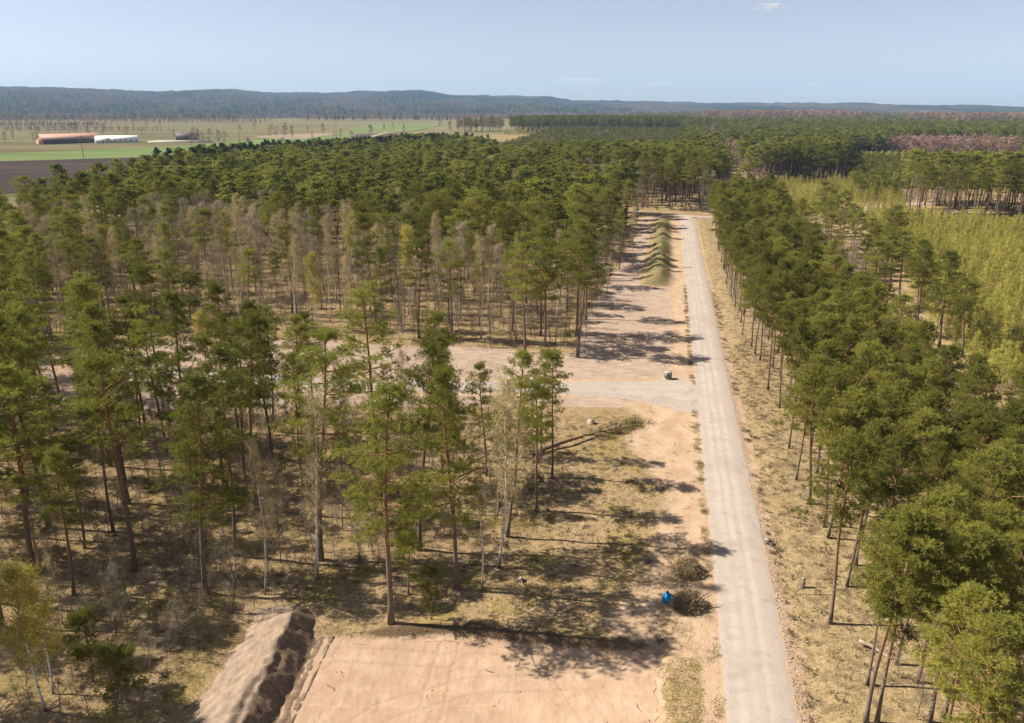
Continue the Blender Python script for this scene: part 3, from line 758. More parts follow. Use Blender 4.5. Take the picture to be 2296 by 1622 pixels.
# forest behind the clearing
FOREST = np.array([(13, 130), (16.5, 153), (22, 181), (31.5, 215), (40, 254), (49, 305), (50, 318), (30, 335), (-30, 700), (-82, 728), (-129, 588), (-179, 487), (-172, 352), (-156, 272), (-147, 222), (-118, 150), (-84, 148), (-64, 141), (-45, 151), (-20, 137), (-10.8, 137.5), (2, 132)])
f_p = poisson(FOREST, 5.2, rg, USED)
f_p = f_p[in_view(f_p[:, 0], f_p[:, 1], 12)]
BIRCHZONE = np.array([(-100, 146), (-40, 144), (-12, 137), (-4, 150), (-16, 185), (-45, 225), (-85, 230), (-115, 190)])
bz = sdist(BIRCHZONE, f_p[:, 0], f_p[:, 1]) + (fbm(f_p[:, 0] / 14, f_p[:, 1] / 14, 60) - .5) * 30
edge_d = sdist(FOREST, f_p[:, 0], f_p[:, 1])
order = np.argsort(f_p[:, 1] + np.where((f_p[:, 0] > 0) & (edge_d < 12), -60, 0) + f_p[:, 0] * .1)
def forest_label(kind, x, y, h):
    place = 'near the corner pine' if x > 2 else 'behind the flat-topped front pine' if x > -28 else 'among the birches beyond the clearing' if x > -62 else 'left of the birches beyond the clearing'
    if x > 15 and y > 150: place = 'of the edge beside the graded roadside strip, ' + ('near part' if y < 200 else 'far part')
    rank = 'front-rank' if y < 150 else 'second-rank' if y < 178 else 'deeper'
    return ('tall ' if h > 18.5 else 'middle-sized ' if h > 15 else 'low ') + rank + ' ' + kind + ' ' + place
forest_rest = []; n_pine = 0; n_b = 0
for i_ in order:
    x, y = f_p[i_]
    r = rg.random()
    if x > 8 and y < 300 and edge_d[i_] < 8 and rg.random() < .5: continue
    isb = (bz[i_] > 0 and r < .77) or (bz[i_] <= 0 and r < .08)
    h = (rg.uniform(15, 22) if rg.random() < .75 else rg.uniform(10, 15)) if not isb else rg.uniform(13, 19)
    if isb and n_b < 150:
        n_b += 1
        k = rg.choice(['B0', 'B1', 'B2', 'D0', 'D1', 'D2', 'L1'], p=[.2, .2, .2, .14, .13, .08, .05])
        nm = 'bare_tree' if k[0] == 'D' else 'birch_tree'
        lab = forest_label('birch' if nm == 'birch_tree' else 'leafless tree', x, y, h)
        put(nm, k, x, y, h, lab, 'birch' if nm == 'birch_tree' else 'tree', 'forest: ' + lab)
    elif not isb and n_pine < 160:
        n_pine += 1
        lab = forest_label('pine', x, y, h)
        put('pine_tree', rg.choice(['M0', 'M1', 'M2', 'M3', 'M5', 'S0', 'S1', 'S2', 'S3']), x, y, h, lab, PINE, 'forest: ' + lab, wide=rg.uniform(.95, 1.4), lean=rg.normal(0, .025))
    else: forest_rest.append((x, y, h, isb))
for x, y in poisson(np.array([(13, 129), (16, 150), (26, 195), (40, 250), (34, 250), (16, 190), (6, 150), (-40, 160), (-100, 160), (-100, 146), (-64, 139), (-45, 148), (-20, 136), (2, 131)]), 3.4, rg, USED, 95):
    USED.append((x, y))
    put('bare_sapling', rg.choice(['T0', 'T1', 'T2']), x, y, (hh := rg.uniform(4, 9)), (lab := forest_label('bare sapling', x, y, 19 if hh > 7 else 16 if hh > 5.3 else 10)), 'sapling', 'forest: ' + lab)

# roadside plantation to the right of the gravel road
PL_L = [(76, 300), (70, 272), (58.3, 215.6), (50, 178), (43.6, 141), (41.5, 125), (37.5, 103), (32.2, 80), (30.6, 68), (27, 55), (25.5, 44), (24, 30)]
PL_R = [(48, 30), (49, 55), (50, 69), (51, 85), (53, 100), (56, 118), (59, 138), (67, 172), (78, 220), (91, 268), (97, 300)]
for nm_, b, tp, lab, wd in [
    ('Y1', (1861, 1397), (1940, 985), 'plantation pine with long bare trunk standing nearest the gravel road', 1.0),
    ('Y3', (1898, 1317), (1965, 985), 'plantation pine with grey lower trunk behind the one nearest the road', 1.0),
    ('Y0', (1941, 1622), (2060, 1130), 'leaning plantation pine of the crossing pair at the bottom border', 1.0),
    ('Y4', (1966, 1622), (2075, 1180), 'straight plantation pine of the crossing pair at the bottom border', 1.0),
    ('Y2', (2009, 1493), (2080, 1120), 'plantation pine just behind the crossing pair of trunks', 1.0),
    ('Y0', (2056, 1534), (2140, 1120), 'plantation pine right of the crossing pair, trunk half bare', 1.0),
    ('Y1', (2084, 1622), (2190, 1180), 'plantation pine with pale straight trunk at the bottom border, right of the crossing pair', 1.0),
    ('Y4', (2117, 1610), (2230, 1200), 'dark-trunked plantation pine beside the pale straight trunk at the bottom border', 1.0),
    ('Y3', (1785, 1079), (1822, 850), 'plantation pine with a bushy base halfway along the road', 1.1),
    ('Y1', (1664, 751), (1680, 640), 'first free-standing plantation pine at the road verge far down the row', 1.1),
    ('Y3', (1617, 587), (1628, 490), 'far plantation pine close to the end of the gravel road', 1.2)]:
    put_seen('plantation_pine', nm_, b, tp, lab, 'pine', wide=wd)
def plantation_label(x, y, h):
    xl = np.interp(y, [q[1] for q in PL_L[::-1]], [q[0] for q in PL_L[::-1]]); xr_ = np.interp(y, [q[1] for q in PL_R], [q[0] for q in PL_R])
    f = (x - xl) / (xr_ - xl)
    seg = next(n for lim, n in ((50, 'cut by the bottom border'), (58, 'just above the bottom border'), (65, 'level with the nearer brush pile'), (72, 'level with the farther brush pile'), (88, 'a little below the felled pine'), (104, 'level with the felled pine'), (125, 'level with the side road'), (145, 'level with the corner pine'), (185, 'above the corner pine'), (215, 'level with the near bank end'), (250, 'level with the middle bank'), (999, 'near the road end')) if y < lim)
    dep = 'road-side' if f < .34 else 'mid-strip' if f < .67 else 'thicket-side'
    return ('tall ' if h > 15.5 else 'middling ' if h > 14.2 else 'short ') + dep + ' plantation pine ' + seg
for b in [(1849, 1184), (1856, 1208), (1978, 1385), (1889, 1155), (1930, 1208), (1815, 1030), (1804, 974), (1748, 914), (1722, 872), (1704, 809), (1693, 795), (1685, 777), (1648, 686), (1639, 668)]:
    x, y = ground_at(*b); USED.append((x, y))
    put('plantation_pine', rg.choice(['Y0', 'Y1', 'Y2', 'Y3', 'Y4']), x, y, 15.0 + rg.uniform(-1.5, 1.5), 'front-row bare-stemmed ' + plantation_label(x, y, 15).split('-side ')[-1].split('-strip ')[-1], 'pine', 'front row of plantation pines along the road: ' + plantation_label(x, y, 15))
for x, y in poisson(np.array(PL_L + PL_R), 3.45, rg, USED, 285):
    USED.append((x, y)); h = rg.uniform(13, 16.5) if y < 200 else rg.uniform(13, 18); lab = plantation_label(x, y, h)
    put('plantation_pine', rg.choice(['Y0', 'Y1', 'Y2', 'Y3', 'Y4']), x, y, h, lab, 'pine', 'plantation: ' + lab, wide=rg.uniform(.85, 1.25), lean=rg.normal(0, .02))

# mixed belt between plantation and larch thicket
for x, y in poisson(np.array([(63, 128), (65, 140), (73, 172), (84, 220), (97, 262), (108, 262), (98, 210), (86, 165), (78, 130)]), 6.6, rg, USED):
    USED.append((x, y)); k = rg.random(); h = rg.uniform(10, 18)
    lvl = 'level with the side road' if y < 128 else 'level with the corner pine' if y < 160 else 'level with the near bank end' if y < 200 else 'below the parked cars'
    if k < .55: lab = ('tall' if h > 14 else 'low') + ' mixed-belt pine before the larch thicket, ' + lvl; put('pine_tree', rg.choice(['M0', 'M1', 'M3', 'M5', 'S2']), x, y, h, lab, PINE, 'mixed belt: ' + lab, wide=1.3)
    else: h *= .6; lab = ('tall' if h > 8 else 'low') + ' leafless tree before the larch thicket, ' + lvl; put('bare_tree', rg.choice(['D0', 'D1', 'D2', 'B2']), x, y, h, lab, 'tree', 'mixed belt: ' + lab, wide=1.2)

# ------------------------------------------------------------------ scattered masses (stuff)
def proto_coll(name, metas):
    c = bpy.data.collections.new(name)
    for i, me_ in enumerate(metas):
        o = bpy.data.objects.new(f'{name}_{i:02d}', me_); c.objects.link(o)
    return c
def joined(parts):
    """parts: list of (MB, [materials]) -> one mesh"""
    V = []; Q = []; M = []; A = []; mats = []; n = 0
    for mb, mm in parts:
        v = np.vstack(mb.V); q = np.vstack(mb.Q); V.append(v); Q.append(q + n); M.append(np.concatenate(mb.M) + len(mats)); A.append(np.concatenate(mb.A)); n += len(v); mats += mm
    return build_mesh('kind', np.vstack(V), np.vstack(Q), mats, np.concatenate(M), {'tint': np.concatenate(A)})
def scatter(name, coll, pts, rotz, scale, idx, label, cat=None, tilt=None):
    N = len(pts); me_ = bpy.data.meshes.new(name)
    me_.vertices.add(N); me_.vertices.foreach_set('co', np.asarray(pts, np.float32).ravel())
    rot = np.zeros((N, 3), np.float32); rot[:, 2] = rotz
    if tilt is not None: rot[:, :2] = tilt
    sc_ = np.asarray(scale, np.float32)
    if sc_.ndim == 1: sc_ = np.repeat(sc_[:, None], 3, 1)
    for k, a in (('irot', rot), ('iscale', sc_)):
        at = me_.attributes.new(k, 'FLOAT_VECTOR', 'POINT'); at.data.foreach_set('vector', a.ravel())
    at = me_.attributes.new('iidx', 'INT', 'POINT'); at.data.foreach_set('value', np.asarray(idx, np.int32))
    o = link(name, me_); tag(o, label, cat, kind='stuff')
    g = bpy.data.node_groups.new(name + '_nodes', 'GeometryNodeTree')
    g.interface.new_socket('Geometry', in_out='INPUT', socket_type='NodeSocketGeometry')
    g.interface.new_socket('Geometry', in_out='OUTPUT', socket_type='NodeSocketGeometry')
    gi = g.nodes.new('NodeGroupInput'); go = g.nodes.new('NodeGroupOutput')
    ip = g.nodes.new('GeometryNodeInstanceOnPoints'); ci = g.nodes.new('GeometryNodeCollectionInfo')
    ci.inputs['Collection'].default_value = coll; ci.inputs['Separate Children'].default_value = True; ci.inputs['Reset Children'].default_value = True
    def na(k, t):
        nd = g.nodes.new('GeometryNodeInputNamedAttribute'); nd.data_type = t; nd.inputs[0].default_value = k
        return nd.outputs[0]
    L = g.links.new
    L(gi.outputs[0], ip.inputs['Points']); L(ci.outputs[0], ip.inputs['Instance']); ip.inputs['Pick Instance'].default_value = True
    L(na('iidx', 'INT'), ip.inputs['Instance Index']); L(na('irot', 'FLOAT_VECTOR'), ip.inputs['Rotation']); L(na('iscale', 'FLOAT_VECTOR'), ip.inputs['Scale'])
    L(ip.outputs[0], go.inputs[0])
    md = o.modifiers.new('scatter', 'NODES'); md.node_group = g
    return o

def lodpine(seed, lod, mat=NEEDLE_F, H=20, cb=.5, R=2.4, n=36, shape='round'):
    T, C, m = make_pine(seed, H=H, cb=cb, R=R, n=n, lod=lod, mat=mat, shape=shape); return joined([(T, [BARK]), (C, [m])])
def lodbroad(seed, H=16, twigs=500, flecks=900, twm=FARBROWN, flm=FARBROWN, tm=GREYBARK, R=2.4, fl=(.25, .5), cb=.25):
    T, B, C, _ = make_broadleaf(seed, H=H, R=R, twigs=twigs, flecks=flecks, fl=fl, lod=1, nb=18, tl=(.6, 1.2), tw=(.05, .1), cb=cb, droop=.1); return joined([(T, [tm]), (B, [GREYBARK]), (C, [twm, flm])])

MIDC = proto_coll('mid_tree', [lodpine(500 + k, 1, NEEDLE, cb=.46 + .04 * k, R=2.5, shape=['round', 'flat', 'round', 'cone'][k]) for k in range(4)] +
                  [lodbroad(520, flm=BUD, twm=TWIG, tm=BIRCHBARK, twigs=900, flecks=700, fl=(.12, .25)), lodbroad(521, twm=TWIG_P, flm=TWIG_P, twigs=900, flecks=500, fl=(.1, .2))])
FARC = proto_coll('far_tree', [lodpine(540 + k, 2, NEEDLE_F, R=2.7, n=30, cb=.42) for k in range(3)] + [lodpine(545, 2, NEEDLE_D, shape='cone', cb=.15, R=2.4)] +
                  [lodbroad(550 + k, twigs=260, flecks=420, fl=(.4, .8), R=3) for k in range(2)])
FIELDC = proto_coll('larch', [joined([(lambda q: (q[0], [BRANCH]))(make_larch(560 + k, H=5 + k * .5)), (lambda q: (q[1], [q[2]]))(make_larch(560 + k, H=5 + k * .5))]) for k in range(4)])
TWC = proto_coll('undergrowth_kind', [joined([(T, [GREYBARK]), (B, [GREYBARK]), (C, [TWIG_P, BUD])]) for T, B, C, _ in [make_broadleaf(570 + k, H=5, cb=.1, R=1.1, nb=14, twigs=420, flecks=120, r0=.035, tl=(.3, .7), tw=(.012, .022), droop=.0, sway=.2) for k in range(3)]])

def z_of(p): return gz(p[:, 0], p[:, 1])
def P3(p, dz=-.1): return np.column_stack([p, z_of(p) + dz])

fr = np.array([(a, b, c, d) for a, b, c, d in forest_rest], float)
ix = np.where(fr[:, 3] > 0, rg.integers(4, 6, len(fr)), rg.integers(0, 4, len(fr)))
s_ = fr[:, 2] / np.where(ix >= 4, 16, 20)
w_ = s_ * rg.uniform(1.15, 1.65, len(fr))
scatter('pine_forest', MIDC, P3(fr[:, :2]), rg.uniform(0, 6.28, len(fr)), np.stack([w_, w_, s_], 1), ix, 'unbroken pine forest stretching behind the sandy clearing to the farmland', 'forest')

# right forest with its tall trunk wall
RF = np.array([(54, 338), (84, 319), (98, 350), (118, 400), (140, 458), (165, 470), (214, 448), (158, 308), (190, 293), (290, 284), (480, 520), (900, 1250), (60, 1250), (-20, 720), (28, 350)])
p1 = poisson(RF[:], 5.4, rg); p1 = p1[in_view(p1[:, 0], p1[:, 1], 15)]
BEECH = np.array([(322, 690), (440, 690), (480, 780), (350, 790)])
GAP = np.array([(160, 372), (238, 372), (445, 692), (285, 692)])
RIDE = np.array([(86, 318), (128, 455), (246, 1000), (365, 1545)])
p1 = p1[sdist(GAP, p1[:, 0], p1[:, 1]) < 0]; gapp = poisson(GAP, 4.2, rg); gapp = gapp[gapp[:, 1] < 640]
be = sdist(BEECH, p1[:, 0], p1[:, 1]) > 0
rdd = sdist(RIDE, p1[:, 0], p1[:, 1], False)
keep = rdd > 5.5
p1 = p1[keep]; be = be[keep]; rdd = rdd[keep]
brown = be | ((rdd < 12) & (rg.random(len(p1)) < .75)) | ((fbm(p1[:, 0] / 60, p1[:, 1] / 60, 70) > .66) & (rg.random(len(p1)) < .5))
dd = np.hypot(p1[:, 0] - 40, p1[:, 1] - 150)
ordr = np.argsort(dd); take = set()
nw = 0
for i_ in ordr:
    if nw >= 46: break
    if brown[i_]: continue
    x, y = p1[i_]; take.add(i_); nw += 1
    lab = ('pine of the group standing behind the end of the gravel road', 'pines behind the end of the gravel road') if x < 120 else ('tall pine with bare brown trunk in the stand behind the larch thicket', 'tall pines behind the larch thicket')
    hh = rg.uniform(20, 24); sz = 'very tall ' if hh > 22.6 else 'tall ' if hh > 21.3 else 'less tall '; u = x / y
    wh = ('left of the road end' if u < .2 else 'straight behind the road end' if u < .24 else 'right of the road end') if x < 120 else ('at the left corner of the trunk wall' if u < .55 else 'in the middle of the trunk wall' if u < .61 else 'at the right border of the trunk wall')
    lab = (sz + ('pine ' if x < 120 else 'bare-trunked pine ') + wh + (', front rank' if dd[i_] < (185 if x < 120 else 200) else ', second rank'), 'stand: ' + sz + wh)
    put('pine_tree', rg.choice(['S0', 'S1', 'S2', 'S3', 'M0', 'M3']), x, y, hh, lab[0], PINE, 'stand: ' + lab[0], wide=1.15)
m_ = np.array([k not in take for k in range(len(p1))]); p1 = p1[m_]; brown = brown[m_]
nearm = p1[:, 1] < 560
h_ = rg.uniform(19, 24, len(p1)); h_[brown] = rg.uniform(13, 18, brown.sum()); yg = (p1[:, 0] < .21 * p1[:, 1]) & (p1[:, 1] > 500); h_[yg] = rg.uniform(9.5, 13, yg.sum())
a_ = p1[nearm]; b_ = brown[nearm]; s_ = h_[nearm] / np.where(b_, 16, 20)
scatter('pine_forest_right', MIDC, P3(a_), rg.uniform(0, 6.28, len(a_)), np.stack([s_ * 1.4, s_ * 1.4, s_], 1), np.where(b_, 5, rg.integers(0, 4, len(a_))), 'dark pine forest behind the larch thicket and the road end', 'forest').name = 'pine_stand'
s_ = rg.uniform(.36, .46, len(gapp))
scatter('young_stand', MIDC, P3(gapp), rg.uniform(0, 6.28, len(gapp)), np.stack([s_ * 1.5, s_ * 1.5, s_], 1), rg.integers(0, 4, len(gapp)), 'low young pine stand hidden behind the tall trunk wall', 'forest')
a_ = p1[~nearm]; b_ = brown[~nearm]; s_ = h_[~nearm] / np.where(b_, 16, 20)
scatter('distant_forest', FARC, P3(a_), rg.uniform(0, 6.28, len(a_)), np.stack([s_ * 1.6, s_ * 1.6, s_], 1), np.where(b_, rg.integers(4, 6, len(a_)), rg.integers(0, 3, len(a_))), 'distant pine forest with brown leafless patches on the right', 'forest')

# dark spruce belt along the farmland and little copse in the fields
def belt(name, poly, sp, hmin, hmax, idx, label, w=1.3, lift=0.0):
    p = poisson(poly, sp, rg); p = p[in_view(p[:, 0], p[:, 1], 60)]
    s = rg.uniform(hmin, hmax, len(p)) / np.where(np.isin(idx[0], [4, 5]), 16, 20)
    ii = rg.choice(idx, len(p)); s = rg.uniform(hmin, hmax, len(p)) / np.where(ii >= 4, 16, 20)
    return scatter(name, FARC, P3(p), rg.uniform(0, 6.28, len(p)), np.stack([s * w, s * w, s], 1), ii, label, 'forest')
belt('spruce_belt', np.array([(-184, 400), (-176, 490), (-125, 592), (-82, 735), (-20, 730), (-60, 660), (-95, 560), (-140, 470), (-160, 400)]), 5.2, 17, 22, [3], 'belt of dark spruces between the pine forest and the farmland')
belt('distant_stand', np.array([(-5, 1260), (270, 1230), (300, 1420), (20, 1460)]), 6.5, 21, 25, [0, 1, 2], 'isolated even pine stand in the far middle of the picture')
belt('distant_copse', np.array([(-95, 1330), (-18, 1330), (-15, 1420), (-90, 1410)]), 8, 17, 23, [0, 1, 4, 5], 'small ragged copse left of the isolated pine stand')
belt('horizon_forest', np.array([(120, 1260), (920, 1260), (2300, 3200), (500, 3200)]), 15, 19, 24, [0, 1, 2, 0, 1, 2, 0, 1, 4], 'far forest spreading to the horizon on the right', 1.9)
belt('leafless_wood', np.array([(830, 1650), (1350, 1650), (1450, 1850), (900, 1850)]), 13, 27, 31, [4, 5], 'pale brown leafless wood before the far forest on the right', 1.6)
belt('brown_wood', np.array([(480, 2050), (900, 2050), (960, 2400), (560, 2400)]), 15, 29, 34, [4, 5], 'reddish brown leafless wood above the road end', 1.9)
belt('field_hedge', np.array([(-1150, 1500), (-700, 1480), (-640, 1540), (-1150, 1580)]), 14, 6, 11, [4, 5], 'loose hedge of leafless bushes across the far meadow', 1.6)

belt('field_hedge', np.array([(-1500, 1750), (-900, 1720), (-880, 1800), (-1500, 1850)]), 13, 9, 14, [4, 5, 4, 5, 0], 'brown hedge band across the meadow above the farm', 1.7)
belt('field_hedge', np.array([(-1900, 2300), (-700, 2250), (-680, 2330), (-1900, 2400)]), 13, 9, 15, [4, 5], 'farther brown hedge band below the foot of the hills', 1.8)
belt('field_hedge', np.array([(-700, 2700), (250, 2650), (260, 2760), (-700, 2800)]), 13, 14, 20, [4, 5, 4, 5, 3], 'brown wood edge across the middle of the far plain', 1.9)
belt('field_hedge', np.array([(-2100, 2850), (-1000, 2900), (-1000, 3000), (-2100, 2980)]), 13, 14, 20, [3, 0, 4, 5], 'dark tree band on the left before the foot of the hills', 1.9)
# larch thicket
LA = np.array([(70, 108), (76, 122), (83, 150), (95, 182), (106, 212), (112, 240), (128, 285), (150, 300), (188, 288), (240, 262), (150, 180), (104, 124), (88, 104)])
LB = np.array([(100, 306), (124, 350), (150, 455), (212, 440), (160, 318), (150, 306), (130, 296)])
pl = []
for poly, spc in ((LA, 1.35), (LB, 1.9)):
    q = poisson(poly, spc, rg, None, 5200); q = q[in_view(q[:, 0], q[:, 1], 8)]; pl.append(q)
pl = np.vstack(pl)
trackd = sdist(np.array([(126, 312), (137, 322), (150, 338), (168, 352), (190, 360)]), pl[:, 0], pl[:, 1], False)
pl = pl[trackd > 4.5]
pl = pl[(fbm(pl[:, 0] / 7, pl[:, 1] / 7, 82) > .27)]
s = rg.uniform(.55, 1.3, len(pl)) * (.5 + 1.0 * fbm(pl[:, 0] / 12, pl[:, 1] / 12, 80))
scatter('larch_thicket', FIELDC, P3(pl), rg.uniform(0, 6.28, len(pl)), np.stack([s * 1.1, s * 1.1, s * .85], 1), rg.integers(0, 4, len(pl)), 'dense yellow-green thicket of young larches right of the plantation', 'thicket')
q = poisson(np.array([(-16, 1225), (280, 1195), (285, 1225), (-12, 1255)]), 5, rg); s = rg.uniform(1, 1.5, len(q))
q2 = poisson(np.array([(285, 640), (412, 640), (430, 690), (290, 690)]), 3.4, rg); q = np.vstack([q, q2]); s = rg.uniform(1, 1.5, len(q))
scatter('larch_strip', FIELDC, P3(q), rg.uniform(0, 6.28, len(q)), np.stack([s * 2, s * 2, s], 1), rg.integers(0, 4, len(q)), 'thin yellow-green strips of young larches before distant stands', 'thicket')

# undergrowth
ug = []
for poly, spc in ((FOREST, 3.0), (WOOD, 1.6), (np.array([(50, 60), (58, 60), (72, 110), (70, 150), (84, 180), (100, 240), (90, 240), (64, 170), (52, 110)]), 2.2), (np.array(PL_L + PL_R), 3.2), (np.vstack([ROAD_R[:6] + [3.4, 0], np.array(PL_L[4:])]), 2.6)):
    q = poisson(poly, spc, rg, None, 2200 if poly is not FOREST else 100000)
    q = q[(q[:, 1] < 240) & in_view(q[:, 0], q[:, 1], 5)]; ug.append(q)
ug = np.vstack(ug); s = rg.uniform(.25, .9, len(ug)) * np.where(ug[:, 1] > 125, 1.5, .9) * np.where((road_d(ug[:, 0], ug[:, 1]) < 9) & (ug[:, 1] < 140), .35, 1)
scatter('undergrowth', TWC, P3(ug), rg.uniform(0, 6.28, len(ug)), s, rg.integers(0, 3, len(ug)), 'bare brown undergrowth between the forest trunks', 'undergrowth')

# ------------------------------------------------------------------ hills on the horizon
CREST = np.array([(-600, 205), (0, 197), (100, 197), (250, 199), (330, 205), (420, 207), (560, 203), (640, 208), (790, 209), (850, 206), (960, 206), (1040, 214), (1140, 217), (1220, 217), (1290, 226), (1480, 230), (1700, 233), (1870, 234), (2000, 236), (2296, 242), (2900, 243)])
def hill_h(x, y):
    r = np.hypot(x, y); sx = 1148 + F * x / np.maximum(y, 1)
    ratio = 249 - np.interp(sx, CREST[:, 0], CREST[:, 1])
    ch = 40 + ratio / F * 7600 * y / np.maximum(r, 1) * .88
    n = fbm(x / 900, y / 900, 90, 4) - .5
    rise = ss(3500, 7600, r) ** .8
    z = 8 + (ch - 8) * rise * (1 + n * .9 * (1 - rise)) - 60 * ss(7800, 9800, r)
    z += (fbm(x / 70, y / 140, 95) - .5) * 22 * ss(3500, 4200, r) + (fbm(x / 260, y / 500, 97) - .5) * 34 * ss(3700, 5000, r)
    return z
def hills():
    th = np.linspace(-.72, .72, 760); rr = np.concatenate([np.linspace(3450, 7900, 70), np.linspace(8000, 9800, 8)])
    TH, RR = np.meshgrid(th, rr); x = (np.sin(TH) * RR).ravel(); y = (np.cos(TH) * RR).ravel()
    z = hill_h(x, y); n = len(th); i = np.arange(len(rr) - 1)[:, None] * n; j = np.arange(n - 1)[None, :]
    Q = np.stack([i + j, i + j + 1, i + j + 1 + n, i + j + n], -1).reshape(-1, 4)
    if True: Q = Q
    t = NT('wooded_hills'); p = t.pos()
    a = t.noise(.0016, t.scaled(p, (1, .45, 1)), 4, .6); b = t.noise(.012, t.scaled(p, (1, .3, 1)), 3, .6); d = t.noise(.03, t.scaled(p, (1, .25, 1)), 3, .7)
    c = t.mix(t.ramp(a, .40, .56), (.026, .044, .028), (.125, .095, .072))
    c = t.mix(t.math('MULTIPLY', t.ramp(d, .4, .65), .3), c, (.04, .055, .03))
    c = t.mix(t.math('MULTIPLY', t.ramp(b, .68, .74), t.ramp(a, .5, .6)), c, (.33, .28, .17))
    me_ = build_mesh('hills', np.stack([x, y, z], 1), Q, [t.done(t.diffuse(t.val(c, .55)))], smooth=False)
    return me_
tag(link('hills', hills()), kind='structure')
th = -.66 + 1.05 * rg.random(5600) ** 1.25; r = 3520 + (1900 - 1500 * ss(-.15, .3, th)) * rg.random(5600) ** 1.5
hx, hy = np.sin(th) * r, np.cos(th) * r
s = rg.uniform(.9, 1.3, len(hx)); fr_ = (r < 3650) | (fbm(hx / 300, hy / 500, 99) > .56)
scatter('hill_forest', FARC, np.stack([hx, hy, hill_h(hx, hy) - 1], 1), rg.uniform(0, 6.28, len(hx)), np.stack([s * 2.4, s * 2.4, s * .9], 1), np.where(fr_, 4 + (rg.random(len(hx)) < .5), rg.integers(0, 4, len(hx))), 'dark far wood at the foot of the hills behind the farmland', 'forest')

# ------------------------------------------------------------------ farmland
def field(name, corners, colr, n=24, dz=.25, stripes=None, gl=None):
    c = np.array(corners, float)
    fx = lambda u, v: (c[0, 0] * (1 - u) + c[1, 0] * u) * (1 - v) + (c[3, 0] * (1 - u) + c[2, 0] * u) * v
    fy = lambda u, v: (c[0, 1] * (1 - u) + c[1, 1] * u) * (1 - v) + (c[3, 1] * (1 - u) + c[2, 1] * u) * v
    t = NT(name + '_soil'); p = t.pos()
    a = t.noise(.02, t.scaled(p, (.4, 1.4, 1)), 4, .6); b = t.noise(.3, p, 3, .6)
    cc = t.mix(t.ramp(a, .3, .7), colr[0], colr[1]); cc = t.mix(t.math('MULTIPLY', t.ramp(b, .45, .7), .3), cc, tuple(q * .7 for q in colr[0]))
    me_ = grid_sheet(name, fx, fy, lambda x, y, u, v: gz(x, y) + dz, n, n, [t.done(t.diffuse(t.val(cc, .82, .9)))])
    return tag(link(name, me_), kind='structure')
g_ = lambda *p: [ground_at(*q) for q in p]
field('ploughed_field', g_((-300, 470), (330, 400), (355, 351), (-300, 371)), ((.085, .058, .048), (.125, .088, .072)), dz=.3)
field('green_field', g_((-300, 371), (395, 352), (440, 328), (-300, 358)), ((.17, .25, .06), (.26, .31, .10)), dz=.35)
field('green_field', g_((395, 352), (760, 330), (700, 306), (430, 327)), ((.16, .25, .06), (.25, .31, .095)), dz=.45)
field('green_field', g_((690, 318), (800, 320), (1010, 283), (830, 283)), ((.18, .23, .065), (.26, .27, .11)), dz=.55)
field('fallow_field', g_((560, 312), (680, 316), (770, 303), (620, 305)), ((.35, .26, .16), (.42, .32, .2)), dz=.65)
field('ploughed_field', g_((775, 322), (900, 322), (890, 305), (800, 306)), ((.12, .08, .06), (.16, .11, .085)), dz=.7)
field('green_field', g_((930, 272), (1110, 270), (1090, 263), (900, 265)), ((.22, .22, .09), (.28, .25, .12)), dz=.6)
field('gravel_track', g_((745, 328), (770, 328), (880, 303), (868, 303)), ((.42, .33, .24), (.48, .38, .28)), dz=.9)

